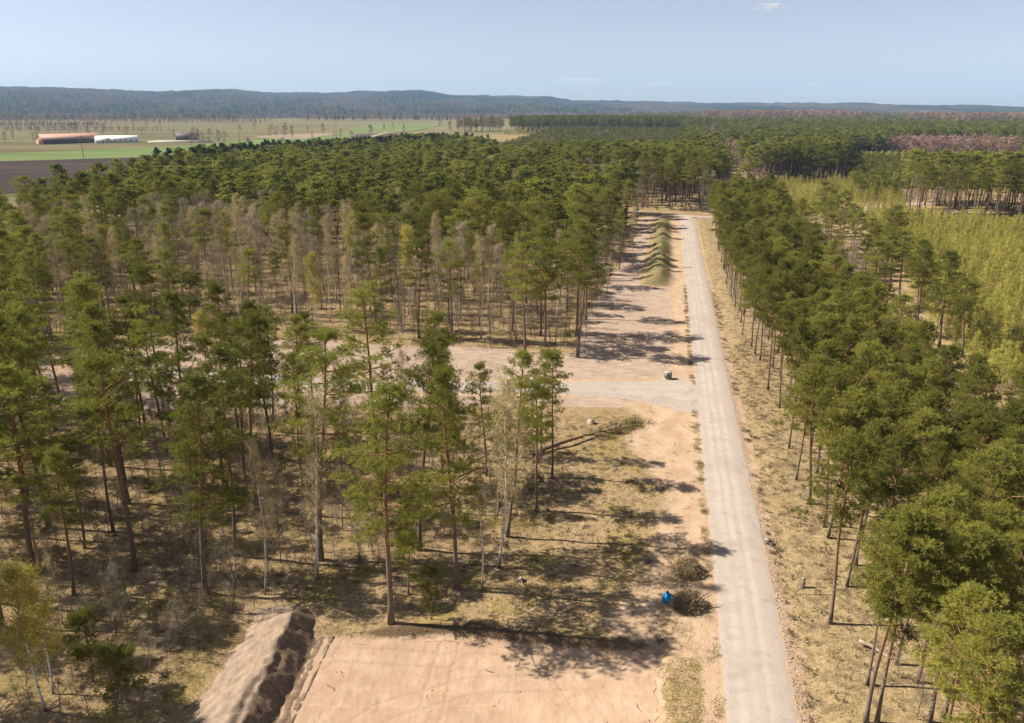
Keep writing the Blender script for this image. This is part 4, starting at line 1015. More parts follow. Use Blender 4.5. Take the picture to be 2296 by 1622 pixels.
# farm
ROOF_R = m_plain('red_roof', (.40, .215, .165), .7, .3, .12, .2); ROOF_W = m_plain('white_roof', (.8, .79, .76), .5, .4, .05, .2)
WALL_B = m_plain('brown_boards', (.10, .055, .04), .8, .2, .2, .4); WALL_O = m_plain('orange_brick', (.46, .25, .13), .8, .2, .15, .4)
CONC = m_plain('concrete', (.55, .49, .42), .8, .2, .1, .3); WALL_W = m_plain('white_wall', (.75, .73, .68), .7, .2, .08, .3)
ROOF_D = m_plain('dark_roof', (.10, .075, .07), .7, .3, .15, .3); GLASS = m_plain('dark_glass', (.05, .06, .07), .2, .5, .1)
def house(name, label, ctr, L, Wd, eave, ridge, rz, wallm, gablem, roofm, nwin=6, cat='building', door=True):
    e = link(name, None, loc=(ctr[0], ctr[1], gz1(*ctr) + .2), rot=(0, 0, rz)); tag(e, label, cat)
    w = MB(); w.box((0, 0, eave / 2), (L, Wd, eave)); link('wall', w.build('wall', [wallm]), e)
    for sx in (-1, 1):
        g = MB(); x = sx * (L / 2 + .02)
        V = [(x, -Wd / 2, 0), (x, Wd / 2, 0), (x, Wd / 2, eave), (x, -Wd / 2, eave), (x, 0, ridge), (x - sx * .3, -Wd / 2, eave), (x - sx * .3, Wd / 2, eave), (x - sx * .3, 0, ridge), (x - sx * .3, -Wd / 2, 0), (x - sx * .3, Wd / 2, 0)]
        g.add(V, [[0, 1, 2, 3], [3, 2, 4, 4]][:1] + [[0, 3, 5, 8], [1, 9, 6, 2]]); g.add([V[3], V[2], V[4], ((V[3][0]), 0 - .001, ridge - .001)], [[0, 1, 2, 3]])
        link('gable', g.build('gable', [gablem]), e)
    for sy in (-1, 1):
        r = MB(); o = .6; y1 = sy * (Wd / 2 + .7); th_ = .25
        V = [(-L / 2 - o, 0, ridge), (L / 2 + o, 0, ridge), (L / 2 + o, y1, eave - .3), (-L / 2 - o, y1, eave - .3)]
        V += [(a, b, c + th_) for a, b, c in V]
        r.add(V, [[0, 3, 2, 1], [4, 5, 6, 7], [0, 1, 5, 4], [2, 3, 7, 6], [1, 2, 6, 5], [0, 4, 7, 3]]); link('roof_slope', r.build('roof', [roofm]), e)
    for k in range(nwin):
        b = MB(); x = -L / 2 + (k + .5) * L / nwin; b.box((x, -Wd / 2 - .04, eave * .55), (L / nwin * .45, .12, eave * .35)); link('window', b.build('window', [GLASS]), e)
    if door:
        b = MB(); b.box((-L / 2 - .1, 0, eave * .42), (.16, Wd * .25, eave * .8)); link('door', b.build('door', [WALL_B]), e)
    return e
ax, ay = ground_at(97.5, 325); rzb = math.radians(56); Lb = 74
house('barn', 'long barn with faded red roof and dark boarded side in the farmland', (ax + Lb / 2 * math.cos(rzb) - 8.5 * math.sin(rzb), ay + Lb / 2 * math.sin(rzb) + 8.5 * math.cos(rzb)), Lb, 17, 5.5, 11.5, rzb, WALL_B, WALL_O, ROOF_R, 9, 'barn')
p0 = ground_at(255, 321.5)
house('livestock_shed', 'white-roofed open shed adjoining the red-roofed barn', (p0[0], p0[1] + 10), 50, 15, 4.2, 8.4, .6, WALL_W, WALL_W, ROOF_W, 8, 'shed', False)
p0 = ground_at(236, 322); 
house('small_shed', 'small grey-roofed link building between the red barn and the white shed', (p0[0] - 5, p0[1] + 3), 16, 10, 3.2, 6.5, .6, WALL_W, WALL_W, CONC, 3, 'shed')
p0 = ground_at(408, 316)
house('farmhouse', 'dark-roofed farmhouse half hidden by bare trees', (p0[0], p0[1] + 20), 30, 11, 4.5, 10.5, .5, WALL_B, WALL_B, ROOF_D, 5, 'house')
p0 = ground_at(405, 321); yw = MB()
sil = link('silage_wall', None, loc=(p0[0], p0[1], gz1(*p0) + .1), rot=(0, 0, .1)); tag(sil, 'low pale concrete silage walls in front of the farmhouse', 'wall')
for k in range(3):
    b = MB(); b.box((0, 8 * k, 1.1), (82 - 6 * k, .8, 2.2)); link('wall_panel', b.build('wall_panel', [CONC]), sil)
b = MB(); b.box((0, 8, .25), (82, 18, .3)); link('slab', b.build('slab', [CONC]), sil)
# trees standing in the farmland
bt = [(110, 300), (125, 297), (140, 299), (155, 298), (170, 300), (200, 302), (30, 312), (12, 318), (75, 316), (85, 308), (232, 303), (285, 305), (318, 303), (390, 305), (436, 312), (445, 316), (455, 315), (492, 318), (505, 322), (430, 322), (470, 318), (560, 340), (635, 338),
      (605, 306), (620, 306), (640, 307), (655, 308), (700, 310), (725, 300), (750, 310), (765, 311), (790, 316), (830, 304), (862, 292), (882, 290), (905, 300), (1010, 300), (1055, 302), (1180, 282), (985, 285), (540, 296), (570, 294), (610, 293), (640, 292), (690, 296), (300, 288), (330, 286), (360, 287), (90, 284), (210, 288), (250, 286)]
for k, (dx, dy) in enumerate(bt):
    x, y = ground_at(dx, dy + 4)
    nm = rg.choice(['F0', 'F1', 'F2'])
    front = dy > 330
    lab = ('lone leafless tree in the green field just behind the forest', 'lone trees in the green field') if front else ('leafless tree close to the farm buildings', 'leafless trees around the farm') if dx < 520 and dy > 296 else ('leafless tree scattered over the far meadows', 'scattered meadow trees')
    put('field_tree', nm, x, y, rg.uniform(11, 18) if not front else 14, lab[0], 'tree', lab[1], wide=rg.uniform(1, 1.35))
# power poles
def pole(dx, dyb, dyt, k):
    x, y = ground_at(dx, dyb); v = (dyt - 811) / F; t = y / (CP - v * SP); h = min(24, CAM_H - t * (SP + v * CP))
    e = link('power_pole', None, loc=(x, y, gz1(x, y)), rot=(0, 0, .5)); tag(e, ['power pole standing in the brown ploughed field', 'power pole behind the lone trees in the green field', 'power pole near the gravel track in the fields', 'power pole in the meadow above the spruce belt', 'power pole left of the ragged copse', 'power pole beyond the isolated pine stand'][k], 'power pole')
    m = MB(); m.tube(np.array([(0, 0, 0), (0, 0, h)]), [.32, .2], 6); link('post', m.build('post', [GREYBARK]), e)
    for z in (h - .6, h - 3):
        m = MB(); m.box((0, 0, z), (5.5 if z > h - 1 else 4, .22, .25)); link('crossarm', m.build('crossarm', [GREYBARK]), e)
for k, (a, b, c) in enumerate([(188, 356, 305), (539, 330, 284), (755, 314, 279), (905, 301, 268), (1010, 294, 266), (1147, 281, 258)]): pole(a, b, c, k)

# ------------------------------------------------------------------ sand mound beside the plot
def mound():
    Ly, Lx = zip(*[ground_at(*q)[::-1] for q in ((572, 1386), (432, 1621), (395, 1690))])
    Cy, Cx = zip(*[ground_at(*q, 1.7)[::-1] for q in ((640, 1396), (539, 1603), (500, 1680))])
    Ry, Rx = zip(*[ground_at(*q)[::-1] for q in ((712, 1411), (603, 1621), (570, 1690))])
    s_ = lambda yy, xx: (np.array(yy)[::-1], np.array(xx)[::-1])
    fl = lambda y: np.interp(y, *s_(Ly, Lx)); fc = lambda y: np.interp(y, *s_(Cy, Cx)); fr2 = lambda y: np.interp(y, *s_(Ry, Rx))
    y0, y1 = 36.0, 57.2
    def fx(u, v):
        y = y0 + (y1 - y0) * u; a, b = fl(y) - 1.4, fr2(y) + 1.6
        return a + (b - a) * v
    def fz(x, y, u, v):
        l, c, r = fl(y) + (fbm(y / 1.7, y * 0, 130) - .5) * 1.3, fc(y) + (fbm(y / 1.5, y * 0, 131) - .5) * .5, fr2(y) + (fbm(y / 1.1, y * 0, 132) - .5) * .7; n = (fbm(x / 1.1, y / 1.1, 120) - .5)
        hl = np.clip((x - l) / (c - l), 0, 1); hr = np.clip((r - x) / (r - c), 0, 1); h = np.minimum(hl, hr); h = h - .05 * np.exp(-((hl - hr) / .3) ** 2)
        top = 1.6 * (1 + (fbm(y / 2.0, y * 0, 122) - .5) * .3)
        z = np.minimum(top * h, top * .93 + .05 * h) + n * .42 * ss(.02, .3, h) + (fbm(x / .45, y / .45, 140) - .5) * .22 * ss(.02, .2, h)
        z += (-.12 * np.exp(-((x - r - .30) / .16) ** 2) - .12 * np.exp(-((x - r - 1.0) / .16) ** 2)) * (.3 + fbm(x * 2, y * .7, 125)) + (fbm(x * 2.2, y * 2.2, 126) - .5) * .12
        z *= 1 - ss(53.6, 56.6, y + n * 1.0)
        g0 = gz(x, y); k = ss(0, 1, (x - c) / (r - c))
        return g0 * (1 - k) - .37 * k + z + .03 - .5 * ss(.0, .7, l - x) - .35 * ss(.97, 1, np.abs(2 * v - 1)) - .35 * ss(.985, 1, u)
    dark = lambda x, y, u, v: ss(-.25, .25, x - fc(y) - .1 + (fbm(x / .6, y / .6, 127) - .5) * .5) * (1 - .75 * ss(1.1, 1.6, x - fr2(y) + (fbm(x * 1.5, y * .8, 133) - .5)))  # darker right face: damp tracked soil, plus its shade put into the colour
    t = NT('heaped_soil'); p = t.pos(); a = t.noise(1.2, p, 5, .65); f = t.noise(9, p, 4, .65); st = t.noise(3.0, t.scaled(p, (.25, 2.5, 1), (0, 0, -.25)), 3)
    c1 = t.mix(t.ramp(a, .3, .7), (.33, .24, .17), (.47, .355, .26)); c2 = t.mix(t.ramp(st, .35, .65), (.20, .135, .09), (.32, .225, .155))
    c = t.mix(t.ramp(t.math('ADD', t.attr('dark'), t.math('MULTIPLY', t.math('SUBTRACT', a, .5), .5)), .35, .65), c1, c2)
    c = t.mix(t.math('MULTIPLY', t.ramp(f, .58, .72), .4), c, (.14, .09, .055))
    m = t.done(t.diffuse(t.val(c, .86), t.bump(t.math('ADD', t.math('ADD', f, a), t.math('MULTIPLY', st, .8)), .8, .14)))
    return grid_sheet('sand_mound', fx, lambda u, v: y0 + (y1 - y0) * u, fz, 120, 60, [m], dict(dark=dark))
tag(link('sand_mound', mound()), 'long heap of excavated sand with dark tracked side, left of the sand plot', 'mound')

# ------------------------------------------------------------------ smaller things
def brush_pile(b, label, seed, w=1.4, h=1.25, sticks=True):
    rng = np.random.default_rng(seed); x, y = ground_at(*b)
    e = link('brush_pile', None, loc=(x, y, gz1(x, y)), rot=(0, 0, rng.uniform(0, 6))); tag(e, label, 'brush pile')
    n = 460; B = MB()
    for k in range(n):
        a = rng.uniform(0, 6.28); rr = math.sqrt(rng.random()); zz = h * (1 - rr ** 2) * rng.uniform(.25, 1.0)
        c = np.array([math.cos(a) * rr * w, math.sin(a) * rr * w, zz + .05]); d = rng.normal(0, 1, 3) * np.array([1, 1, .45]) + np.array([math.cos(a), math.sin(a), -.7]) * .6
        d /= np.linalg.norm(d); L = rng.uniform(.5, 1.6)
        B.tube(np.array([c - d * L / 2, c + rng.normal(0, .06, 3), c + d * L / 2]), [.022, .016, .006], 3, a=rng.random(), cap=False)
    link('branches', B.build('branches', [m_plain('brush_wood', (.30, .215, .15), .9, .1, .4)]), e)
    D_ = MB(); kb = 14 if sticks else 5
    for k in range(kb):
        a = rng.uniform(2.6, 4.6); c = np.array([rng.uniform(-.9, .5), rng.uniform(-1.3, .3), rng.uniform(.5, 1.1)]); d = np.array([math.cos(a) * .8 + .5, math.sin(a), .35]); L = rng.uniform(.8, 2.2)
        D_.tube(np.array([c - d * L / 2, c, c + d * L / 2]), [.05, .04, .02], 5, a=.5)
    link('peeled_branches', D_.build('peeled_branches', [DEADWOOD]), e)
    N = 2000; a = rng.uniform(0, 6.28, N); rr = np.sqrt(rng.random(N)); c = np.stack([np.cos(a) * rr * w, np.sin(a) * rr * w, h * (1 - rr ** 2) * rng.uniform(.4, 1.05, N) + .05], 1)
    g = MB(); g.kites(c, rng.normal(0, 1, (N, 3)) + np.stack([np.cos(a), np.sin(a), a * 0 - .6], 1), rng.uniform(.2, .45, N), rng.uniform(.04, .09, N), rng.uniform(0, 1, N), rng=rng)
    link('needles', g.build('needles', [m_foliage('wilted_needles', (.17, .135, .05), (.24, .18, .07), (.32, .24, .1))]), e)
brush_pile((1543, 1283), 'rounded brush pile by the roadside, the farther of two', 1, sticks=False)
brush_pile((1541, 1358), 'brush pile with pale peeled branches next to the blue bag', 2)

def blue_bag():
    x, y = ground_at(1499, 1352); e = link('rubbish_bag', None, loc=(x, y, gz1(x, y)), rot=(0, 0, .3)); tag(e, 'crumpled bright blue plastic sack standing beside the brush pile', 'bag')
    t = NT('blue_plastic'); n = t.noise(5, t.objco(), 3)
    b = t.n('ShaderNodeBsdfPrincipled', {'Base Color': t.mix(n, (.008, .16, .42), (.02, .30, .62)), 'Roughness': .32, 'Specular IOR Level': .5, 'Normal': t.bump(t.noise(7, t.objco(), 3), .8, .1)}); m = t.done(b.outputs[0])
    for (cx, cy, rx, hh, nm) in ((-.12, .1, .40, 1.0, 'bag_body'), (.22, -.12, .30, .74, 'bag_fold')):
        M = MB(); nu, nv = 22, 13; u = np.linspace(0, 2 * math.pi, nu, endpoint=False)
        prof = np.interp(np.linspace(0, 1, nv), [0, .08, .35, .65, .85, .93, 1], [.6, .85, 1, .95, .6, .22, .34])
        V = []
        for k in range(nv):
            f = k / (nv - 1); r_ = rx * prof[k] * (1 + .16 * np.sin(3 * u + f * 4 + cx * 9) + .08 * np.sin(7 * u + f * 9))
            V.append(np.stack([cx + np.cos(u) * r_, cy + np.sin(u) * r_ * .8, np.full(nu, f * hh - .02)], 1))
        V = np.vstack(V); i = np.arange(nv - 1)[:, None] * nu; j = np.arange(nu)[None, :]; k2 = (j + 1) % nu
        M.add(V, np.stack([i + j, i + k2, i + k2 + nu, i + j + nu], -1).reshape(-1, 4)); link(nm, M.build(nm, [m], smooth=True), e)
blue_bag()

def cabinet():
    x, y = ground_at(1497, 850); e = link('utility_cabinet', None, loc=(x, y, gz1(x, y)), rot=(0, 0, .25)); tag(e, 'grey-green utility cabinet on the sandy corner by the side road', 'cabinet')
    g = m_plain('cabinet_green', (.16, .18, .13), .5, .4, .08); g2 = m_plain('cabinet_lid', (.34, .34, .27), .5, .4, .06); c = m_plain('cabinet_base', (.4, .37, .33), .9, .2)
    b = MB(); b.box((0, 0, .06), (1.12, .92, .22)); link('base', b.build('base', [c]), e)
    b = MB(); b.box((0, 0, .62), (1.0, .8, .9)); link('body', b.build('body', [g]), e)
    b = MB(); b.box((0, 0, 1.12), (1.1, .9, .1), taper=.92); link('lid', b.build('lid', [g2]), e)
    for s in (-1, 1):
        b = MB(); b.box((s * .245, -.415, .62), (.46, .03, .8)); d = link('door', b.build('door', [g]), e)
        b = MB(); b.box((s * .05, -.44, .65), (.03, .04, .14)); link('handle', b.build('handle', [c]), d)
cabinet()

def fallen():
    a = np.array(ground_at(1195, 1022)); b = np.array(ground_at(1440, 948)); rng = np.random.default_rng(5)
    e = link('felled_pine', None, loc=(a[0], a[1], gz1(*a)), rot=(0, 0, math.atan2(b[1] - a[1], b[0] - a[0]))); tag(e, 'felled pine lying on the open ground with its brown-green crown toward the road', 'felled tree')
    L = float(np.hypot(*(b - a))); s = np.linspace(0, 1, 10); T = MB()
    P = np.stack([s * L, np.sin(s * 3) * .25, .35 + .25 * np.sin(s * 5)], 1); T.tube(P, .24 * (1 - s) ** .8 + .05, 8, a=s * 1.2); link('trunk', T.build('trunk', [BARK], smooth=True), e)
    B = MB(); cs = []
    for k in range(46):
        f = rng.uniform(.42, 1.0); c = np.array([np.interp(f, s, P[:, i]) for i in range(3)]); an = rng.uniform(-.4, 3.5); l = rng.uniform(.8, 2.3) * (1.3 - f * .5)
        d = np.array([rng.uniform(.3, .9), math.cos(an), max(.02, math.sin(an) * .75)]); q = np.array([c, c + d * l * .5 + np.array([0, 0, .12]), c + d * l])
        B.tube(q, [.05, .035, .012], 4, a=.5, cap=False)
        for w in (.55, .75, 1): cs.append(q[0] * (1 - w) + q[2] * w)
    link('branches', B.build('branches', [DEADWOOD]), e)
    cs = np.array(cs); cs = cs[(cs[:, 0] > L * .5)]; N = 4200; ii = rng.integers(0, len(cs), N); c = cs[ii] + rng.normal(0, .32, (N, 3)); c[:, 2] = np.abs(c[:, 2]) * .5 + .03
    g = MB(); g.kites(c, rng.normal(0, 1, (N, 3)) + np.array([.6, 0, .3]), rng.uniform(.18, .36, N), rng.uniform(.05, .09, N), rng.uniform(0, 1, N), rng=rng); link('crown', g.build('crown', [m_foliage('felled_needles', (.15, .14, .035), (.2, .165, .05), (.27, .2, .08))]), e)
fallen()

def log(name, label, b1, b2, r0, r1, z0=.15, z1=.15, mat=DEADWOOD, cat='log', cut=True):
    a = np.array(ground_at(*b1)); b = np.array(ground_at(*b2)); d = b - a; L = float(np.hypot(*d))
    e = link(name, None, loc=(a[0], a[1], gz1(*a)), rot=(0, 0, math.atan2(d[1], d[0]))); tag(e, label, cat)
    s = np.linspace(0, 1, 7); m = MB(); m.tube(np.stack([s * L, .1 * np.sin(s * 4), z0 + (z1 - z0) * s + .04 * np.sin(s * 7)], 1), r0 + (r1 - r0) * s, 8); link('stem', m.build('stem', [mat], smooth=True), e)
    if cut:
        m = MB(); m.tube(np.array([(-.03, 0, z0), (.0, 0, z0)]), [r0 * .9, r0 * .92], 8); link('cut_face', m.build('cut_face', [m_plain('cut_wood', (.55, .42, .27), .8, .2)]), e)
log('fallen_log', 'pale dead log lying behind the crossing pair of plantation trunks', (1925, 1448), (2000, 1480), .15, .1, .5, .2)
log('fallen_log', 'dark windfall stem lying in shade at the middle of the near wood', (1018, 1070), (1130, 1020), .16, .1, .5, 1.2, GREYBARK)
log('fallen_log', 'thin grey stick lying on moss left of the plot-edge pine', (745, 1262), (820, 1250), .08, .05, .12, .2, GREYBARK, 'log', False)
def stump(b, label, r=.3, h=.45, mat=GREYBARK, roots=True):
    x, y = ground_at(*b); e = link('stump', None, loc=(x, y, gz1(x, y))); tag(e, label, 'stump'); rng = np.random.default_rng(int(b[0]))
    m = MB(); m.tube(np.array([(0, 0, -.1), (0, 0, .12), (0, 0, h)]), [r * 1.4, r * 1.05, r], 9); link('stem', m.build('stem', [mat]), e)
    m = MB(); m.tube(np.array([(0, 0, h), (0, 0, h + .015)]), [r * .93, r * .93], 9); link('cut_face', m.build('cut_face', [DEADWOOD]), e)
    for k in range(5 if roots else 0):
        a = rng.uniform(0, 6.28); m = MB(); o = np.array([math.cos(a), math.sin(a), 0]); m.tube(np.array([o * r * .6 + [0, 0, .15], o * r * 1.8 + [0, 0, .06], o * r * 2.9 + [0, 0, rng.uniform(-.1, .15)]]), [.1, .07, .03], 5); link('root', m.build('root', [mat]), e)
stump((1325, 948), 'pale uprooted stump lying above the felled pine', .45, .5, DEADWOOD)
stump((1483, 1098), 'small root stump on sand beside the gravel road', .2, .3)
stump((1452, 1262), 'dark little stump near the brush piles in the shade edge', .16, .35)
stump((1168, 1302), 'low dark stump right of the tan-budded birch', .2, .35)
stump((1800, 1315), 'broken grey stump on the verge to the right of the road', .16, 1.0, GREYBARK, False)
stump((1720, 1215), 'tangled root stump at the right road edge', .3, .4, GREYBARK)
stump((1478, 1436), 'root clod at the corner of the sand plot', .18, .25)
def snag(b, top, label, mat=DEADWOOD, r=.22):
    x, y = ground_at(*b); v = (top[1] - 811) / F; t = y / (CP - v * SP); h = CAM_H - t * (SP + v * CP)
    e = link('dead_snag', None, loc=(x, y, gz1(x, y)), rot=(0, .04, 0)); tag(e, label, 'dead tree'); s = np.linspace(0, 1, 7)
    m = MB(); m.tube(np.stack([.15 * np.sin(s * 3), .1 * np.sin(s * 5), s * h], 1), r * (1 - s * .55), 7); link('stem', m.build('stem', [mat], smooth=True), e)
    for k in range(5):
        f = .4 + k * .13; a = k * 2.2; m = MB(); c = np.array([.15 * math.sin(f * 3), .1 * math.sin(f * 5), f * h]); o = np.array([math.cos(a), math.sin(a), .45]); m.tube(np.array([c, c + o * h * .07, c + o * h * .12 + [0, 0, .1]]), [r * .4, r * .3, r * .1], 4, cap=False); link('branch', m.build('branch', [mat]), e)
snag((1995, 500), (2004, 455), 'pale orange broken snag in front of the tall pine stand', m_plain('fresh_wood', (.5, .32, .18), .9, .1))
snag((88, 1290), (90, 1205), 'forked broken snag beside the massive left-border pine', m_plain('fresh_wood2', (.36, .22, .13), .9, .1), .2)
snag((1785, 1330), (1810, 1245), 'slanting thin white dead stem on the verge before the plantation', DEADWOOD, .05)
snag((1960, 492), (1962, 462), 'thin grey dead tree right of the parked cars')

for b_, t_, l_ in [((505, 745), (512, 640), 'grey broken snag at the clearing edge below the pale birch'), ((905, 745), (900, 600), 'tall pale dead stem at the forest front left of the flat-topped pine'), ((1245, 770), (1240, 640), 'leaning dead stem between the pale-trunked pine and the corner pine'), ((800, 715), (790, 610), 'bleached dead stem among the birches right of the white birch'), ((1360, 660), (1362, 575), 'dead stem at the forest edge above the corner pine')]: snag(b_, t_, l_, DEADWOOD, .13)
def car(b, label, paint, rz):
    x, y = ground_at(*b); e = link('parked_car', None, loc=(x, y, gz1(x, y) + .45), rot=(0, 0, rz)); tag(e, label, 'car', 'cars parked on the forest track')
    t = NT('car_paint'); bs = t.n('ShaderNodeBsdfPrincipled', {'Base Color': (*paint, 1), 'Roughness': .25, 'Coat Weight': .5}); pm = t.done(bs.outputs[0])
    sec = [(-2.15, .55, .80), (-2.1, .35, .95), (-1.3, .3, 1.0), (1.0, .3, .98), (2.0, .35, .82), (2.2, .45, .7)]
    m = MB(); V = []
    for (px, z0, z1) in sec: V += [(px, -.85, z0), (px, .85, z0), (px, .82, z1), (px, -.82, z1)]
    Q = [];
    for k in range(len(sec) - 1):
        o = k * 4
        for q in range(4): Q.append([o + q, o + (q + 1) % 4, o + 4 + (q + 1) % 4, o + 4 + q])
    Q += [[0, 1, 2, 3], [20, 23, 22, 21]]; m.add(V, Q); link('body', m.build('body', [pm], smooth=False), e)
    m = MB(); m.add([(-1.7, -.76, .97), (.9, -.76, .97), (.25, -.62, 1.46), (-1.2, -.62, 1.46), (-1.7, .76, .97), (.9, .76, .97), (.25, .62, 1.46), (-1.2, .62, 1.46)], [[0, 1, 2, 3], [5, 4, 7, 6], [1, 5, 6, 2], [4, 0, 3, 7]]); link('window_band', m.build('windows', [GLASS]), e)
    m = MB(); m.box((-.48, 0, 1.475), (1.5, 1.26, .05), taper=.9); link('roof', m.build('roof', [pm]), e)
    for wx in (-1.35, 1.35):
        for wy in (-.8, .8):
            m = MB(); m.tube(np.array([(wx, wy - .1, .32), (wx, wy + .1, .32)]), [.32, .32], 12); w = link('wheel', m.build('wheel', [m_plain('tyre', (.03, .03, .03), .9, .2)]), e)
            m = MB(); m.tube(np.array([(wx, wy - .11, .32), (wx, wy + .11, .32)]), [.18, .18], 10); link('rim', m.build('rim', [m_plain('rim_metal', (.5, .5, .5), .4, .5)]), w)
    for wy in (-.6, .6):
        m = MB(); m.box((2.14, wy, .68), (.12, .35, .14)); link('headlight', m.build('headlight', [ROOF_W]), e)
car((1909, 478), 'dark car, farther of the cars parked on the forest track', (.03, .035, .05), .9)
car((1903, 483), 'dark car, middle of the cars parked on the forest track', (.05, .055, .07), .9)
car((1900, 488), 'white car, nearest of the cars parked on the forest track', (.7, .7, .7), .9)

# ------------------------------------------------------------------ ground cover
def tuft(seed, n, h, w, mat, flat=.0):
    rng = np.random.default_rng(seed); m = MB(); a = rng.uniform(0, 6.28, n); r = rng.uniform(0, .28, n)
    m.kites(np.stack([np.cos(a) * r, np.sin(a) * r, r * 0], 1), np.stack([np.cos(a) * .7, np.sin(a) * .7, rng.uniform(.3, 1.2, n)], 1), rng.uniform(.5, 1, n) * h, np.full(n, w), rng.uniform(0, 1, n), rng=rng, mid=.35); return m.build('tuft', [mat])
DRYG = m_foliage('dry_grass', (.28, .21, .09), (.36, .27, .12), (.44, .34, .17), .3); GREENG = m_foliage('green_grass', (.13, .15, .03), (.18, .18, .04), (.26, .22, .07), .3)
HEATH = m_foliage('heather', (.10, .075, .04), (.15, .10, .055), (.20, .14, .08), .2)
GC = proto_coll('grass_kind', [tuft(1, 26, .3, .03, DRYG), tuft(2, 22, .22, .03, DRYG), tuft(3, 26, .22, .03, GREENG), tuft(4, 40, .28, .04, HEATH)])
gp = []; gi_ = []
def cover(poly, sp, idx, maxn=4000, cond=None):
    q = poisson(poly, sp, rg, None, maxn); q = q[in_view(q[:, 0], q[:, 1], 2)]
    if cond is not None: q = q[cond(q)]
    gp.append(q); gi_.append(rg.choice(idx, len(q)))
VERGE = np.vstack([ROAD_R[:6] + [1.6, 0], np.array(PL_R[::-1][3:8]), [(30, 40)]])
cover(np.vstack([ROAD_R[:6] + [2.0, 0], [(46, 141), (44, 125), (41, 103), (36, 80), (35, 66), (33, 55), (32, 43)]]), .62, [0, 0, 1, 1, 2, 3, 3, 3], 6500)
cover(np.array([(10.6, 43), (11.5, 50.5), (12.5, 58), (15, 66), (16.2, 66), (14.6, 54), (13.2, 43)]), .5, [2, 2, 1, 0], 900)
cover(np.array([(2, 100), (16, 100), (15, 88), (16, 78), (12, 66), (6, 57), (-10, 56), (-10, 66), (2, 76)]), .9, [0, 1, 2, 3, 3], 2200)
for sd, off0, sprd, nn, kk in ((-1, 2.6, .35, 900, [2, 2, 1, 0]), (1, 3.1, .6, 700, [1, 0, 3, 2])):
    uu = rg.uniform(.05, .6, nn); x, y, tx, ty, L_ = spline(ROAD_C, uu); of = sd * (off0 + np.abs(rg.normal(0, sprd, nn)))
    q = np.stack([x + ty * of, y - tx * of], 1); q = q[(q[:, 1] > 40) & (fbm(q[:, 0] / 3, q[:, 1] / 3, 150) > .42)]; gp.append(q); gi_.append(rg.choice(kk, len(q)))
cover(WOOD, 1.0, [0, 1, 2, 3, 3], 3500)
cover(np.array([(33.5, 186), (37.5, 205), (43, 232), (49, 262), (54, 290), (59, 290), (53.5, 262), (47.5, 232), (41.5, 205), (37.5, 186)]), 1.0, [0, 2, 2, 1], 900)
gp_ = np.vstack(gp); gi2 = np.concatenate(gi_)
scatter('grass', GC, P3(gp_, -.02), rg.uniform(0, 6.28, len(gp_)), rg.uniform(.6, 1.5, len(gp_)), gi2, 'dry and green grass tufts with heather on the open ground', 'grass')
# loose stones along the road edge, twigs on the ground
def stone(seed):
    rng = np.random.default_rng(seed); m = MB(); m.box((0, 0, .04), (.16, .13, .10), taper=.7); m.V[0] += rng.normal(0, .018, m.V[0].shape); return m.build('stone', [m_plain('stone_%d' % seed, (.42, .36, .31), .9, .2, .2)])
def stick(seed):
    rng = np.random.default_rng(seed); m = MB(); s = np.linspace(-.5, .5, 5); m.tube(np.stack([s, .08 * np.sin(s * 5 + seed), .05 + .04 * np.cos(s * 4)], 1), [.02, .025, .022, .018, .008], 4); m.tube(np.array([(.1, 0, .06), (.25, .22, .12)]), [.014, .006], 3, cap=False); return m.build('stick', [[BRANCH, DEADWOOD, GREYBARK][seed % 3]])
def clod(seed):
    rng = np.random.default_rng(seed); m = MB(); m.box((0, 0, .05), (.22, .17, .13), taper=.6); m.V[0] += rng.normal(0, .03, m.V[0].shape); return m.build('clod', [m_plain('clod_%d' % seed, (.27, .18, .115), .95, .1, .3)])
CC = proto_coll('clod_kind', [clod(k) for k in range(3)])
qc = np.vstack([rg.normal((cx_, cy_), (sx_, sy_), (n_, 2)) for cx_, cy_, sx_, sy_, n_ in [(-12.6, 49, .3, .2, 12), (-1.5, 45.6, .4, .2, 10), (-8, 46, 4, 3, 14), (3, 48, 4, 2, 14), (-3, 53.2, 5, .35, 90), (6, 51.9, 3, .3, 50), (18, 92, 1.2, 6, 40), (17, 80, 1.2, 6, 40), (25, 62, .5, 8, 90), (22, 140, 6, 14, 60)]])
scatter('clods', CC, P3(qc, .02), rg.uniform(0, 6.28, len(qc)), rg.uniform(.15, .6, len(qc)), rg.integers(0, 3, len(qc)), 'dark soil clods strewn on the sand', 'soil')
SC = proto_coll('stone_kind', [stone(k) for k in range(3)]); KC = proto_coll('stick_kind', [stick(k) for k in range(3)])
u = rg.uniform(.06, .62, 6500); x, y, tx, ty, L_ = spline(ROAD_C, u); side = np.where(rg.random(len(u)) < .8, 1, -1); off = (2.55 + np.abs(rg.normal(0, .28, len(u)))) * side
q = np.stack([x + ty * off, y - tx * off], 1); q = q[(q[:, 1] > 42)]
scatter('gravel', SC, np.column_stack([q, np.maximum(gz(q[:, 0], q[:, 1]), -.02)]), rg.uniform(0, 6.28, len(q)), rg.uniform(.15, .5, len(q)), rg.integers(0, 3, len(q)), 'loose coarse gravel along the road edges', 'gravel')
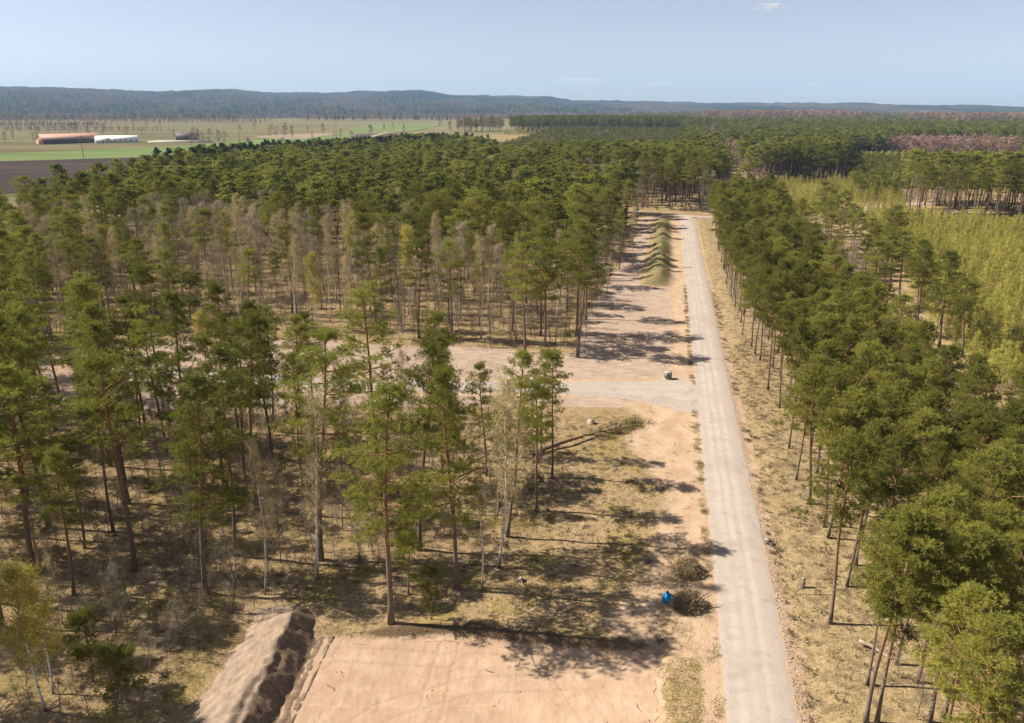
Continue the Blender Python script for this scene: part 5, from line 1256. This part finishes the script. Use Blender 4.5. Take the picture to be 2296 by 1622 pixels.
qs = np.vstack([poisson(WOOD, 1.6, rg, None, 900), poisson(EAST_SAND, 1.7, rg, None, 260), poisson(np.array([(2, 100), (16, 100), (15, 88), (16, 78), (12, 66), (6, 57), (-4, 64), (2, 76)]), 1.1, rg, None, 500), poisson(np.array([(24, 45), (34, 45), (38, 80), (46, 130), (40, 130), (30, 80)]), 1.5, rg, None, 400), poisson(CLEAR, 3.2, rg, None, 600), poisson(PLOT, 2.2, rg, None, 22)])
qs = qs[in_view(qs[:, 0], qs[:, 1], 3) & (road_d(qs[:, 0], qs[:, 1]) > 3.2)]
scatter('fallen_twigs', KC, P3(qs, .02), rg.uniform(0, 6.28, len(qs)), rg.uniform(.3, 1.2, len(qs)), rg.integers(0, 3, len(qs)), 'fallen twigs and small branches strewn over the ground', 'twigs')

# ------------------------------------------------------------------ clouds and air
def cloud(D, size, seed, label):
    dist = 13000.0; u = (D[0] - 1148) / F; v = (D[1] - 811) / F; t = dist / (CP - v * SP); c = (u * t, dist, CAM_H - t * (SP + v * CP))
    me_ = bpy.data.meshes.new('cloud'); import bmesh; bm = bmesh.new(); bmesh.ops.create_icosphere(bm, subdivisions=3, radius=1); bm.to_mesh(me_); bm.free()
    tt = NT('cloud_vapour'); p = tt.objco(); n = tt.noise(1.9, tt.scaled(p, (2.4, 1, 1), (0, 0, seed * 1.3)), 5, .65)
    ln = tt.n('ShaderNodeVectorMath', {0: p}, operation='LENGTH').outputs['Value']
    d = tt.math('MAXIMUM', tt.math('SUBTRACT', tt.math('SUBTRACT', n, .30), tt.math('MULTIPLY', ln, .36)), 0.0)
    pv = tt.n('ShaderNodeVolumePrincipled', {'Color': (1, .97, .95, 1), 'Density': tt.math('MULTIPLY', d, .035)})
    tt.t.links.new(pv.outputs[0], tt.out.inputs['Volume']); me_.materials.append(tt.mat)
    o = link('cloud', me_, loc=c, scale=(size[0], size[1], size[2])); tag(o, label, 'cloud', kind='stuff')
cloud((1728, 15), (330, 240, 95), 1, 'small pale cloud near the top of the sky')
cloud((1300, 180), (620, 300, 60), 2, 'flat wispy cloud low above the forest horizon')
cloud((1478, 188), (330, 200, 50), 3, 'second low wispy cloud right of the flat one')
cloud((1830, 190), (210, 160, 34), 4, 'faint low cloud wisp above the far right forest')

hz = MB(); hz.box((0, 4600, 178), (24000, 10800, 364))
t = NT('air_haze')
pv = t.n('ShaderNodeVolumePrincipled', {'Color': (.46, .69, 1, 1), 'Density': 6.6e-5})
t.t.links.new(pv.outputs[0], t.out.inputs['Volume'])
tag(link('haze', hz.build('haze', [t.mat])), 'thin bluish haze in the air toward the hills', 'haze', kind='stuff')
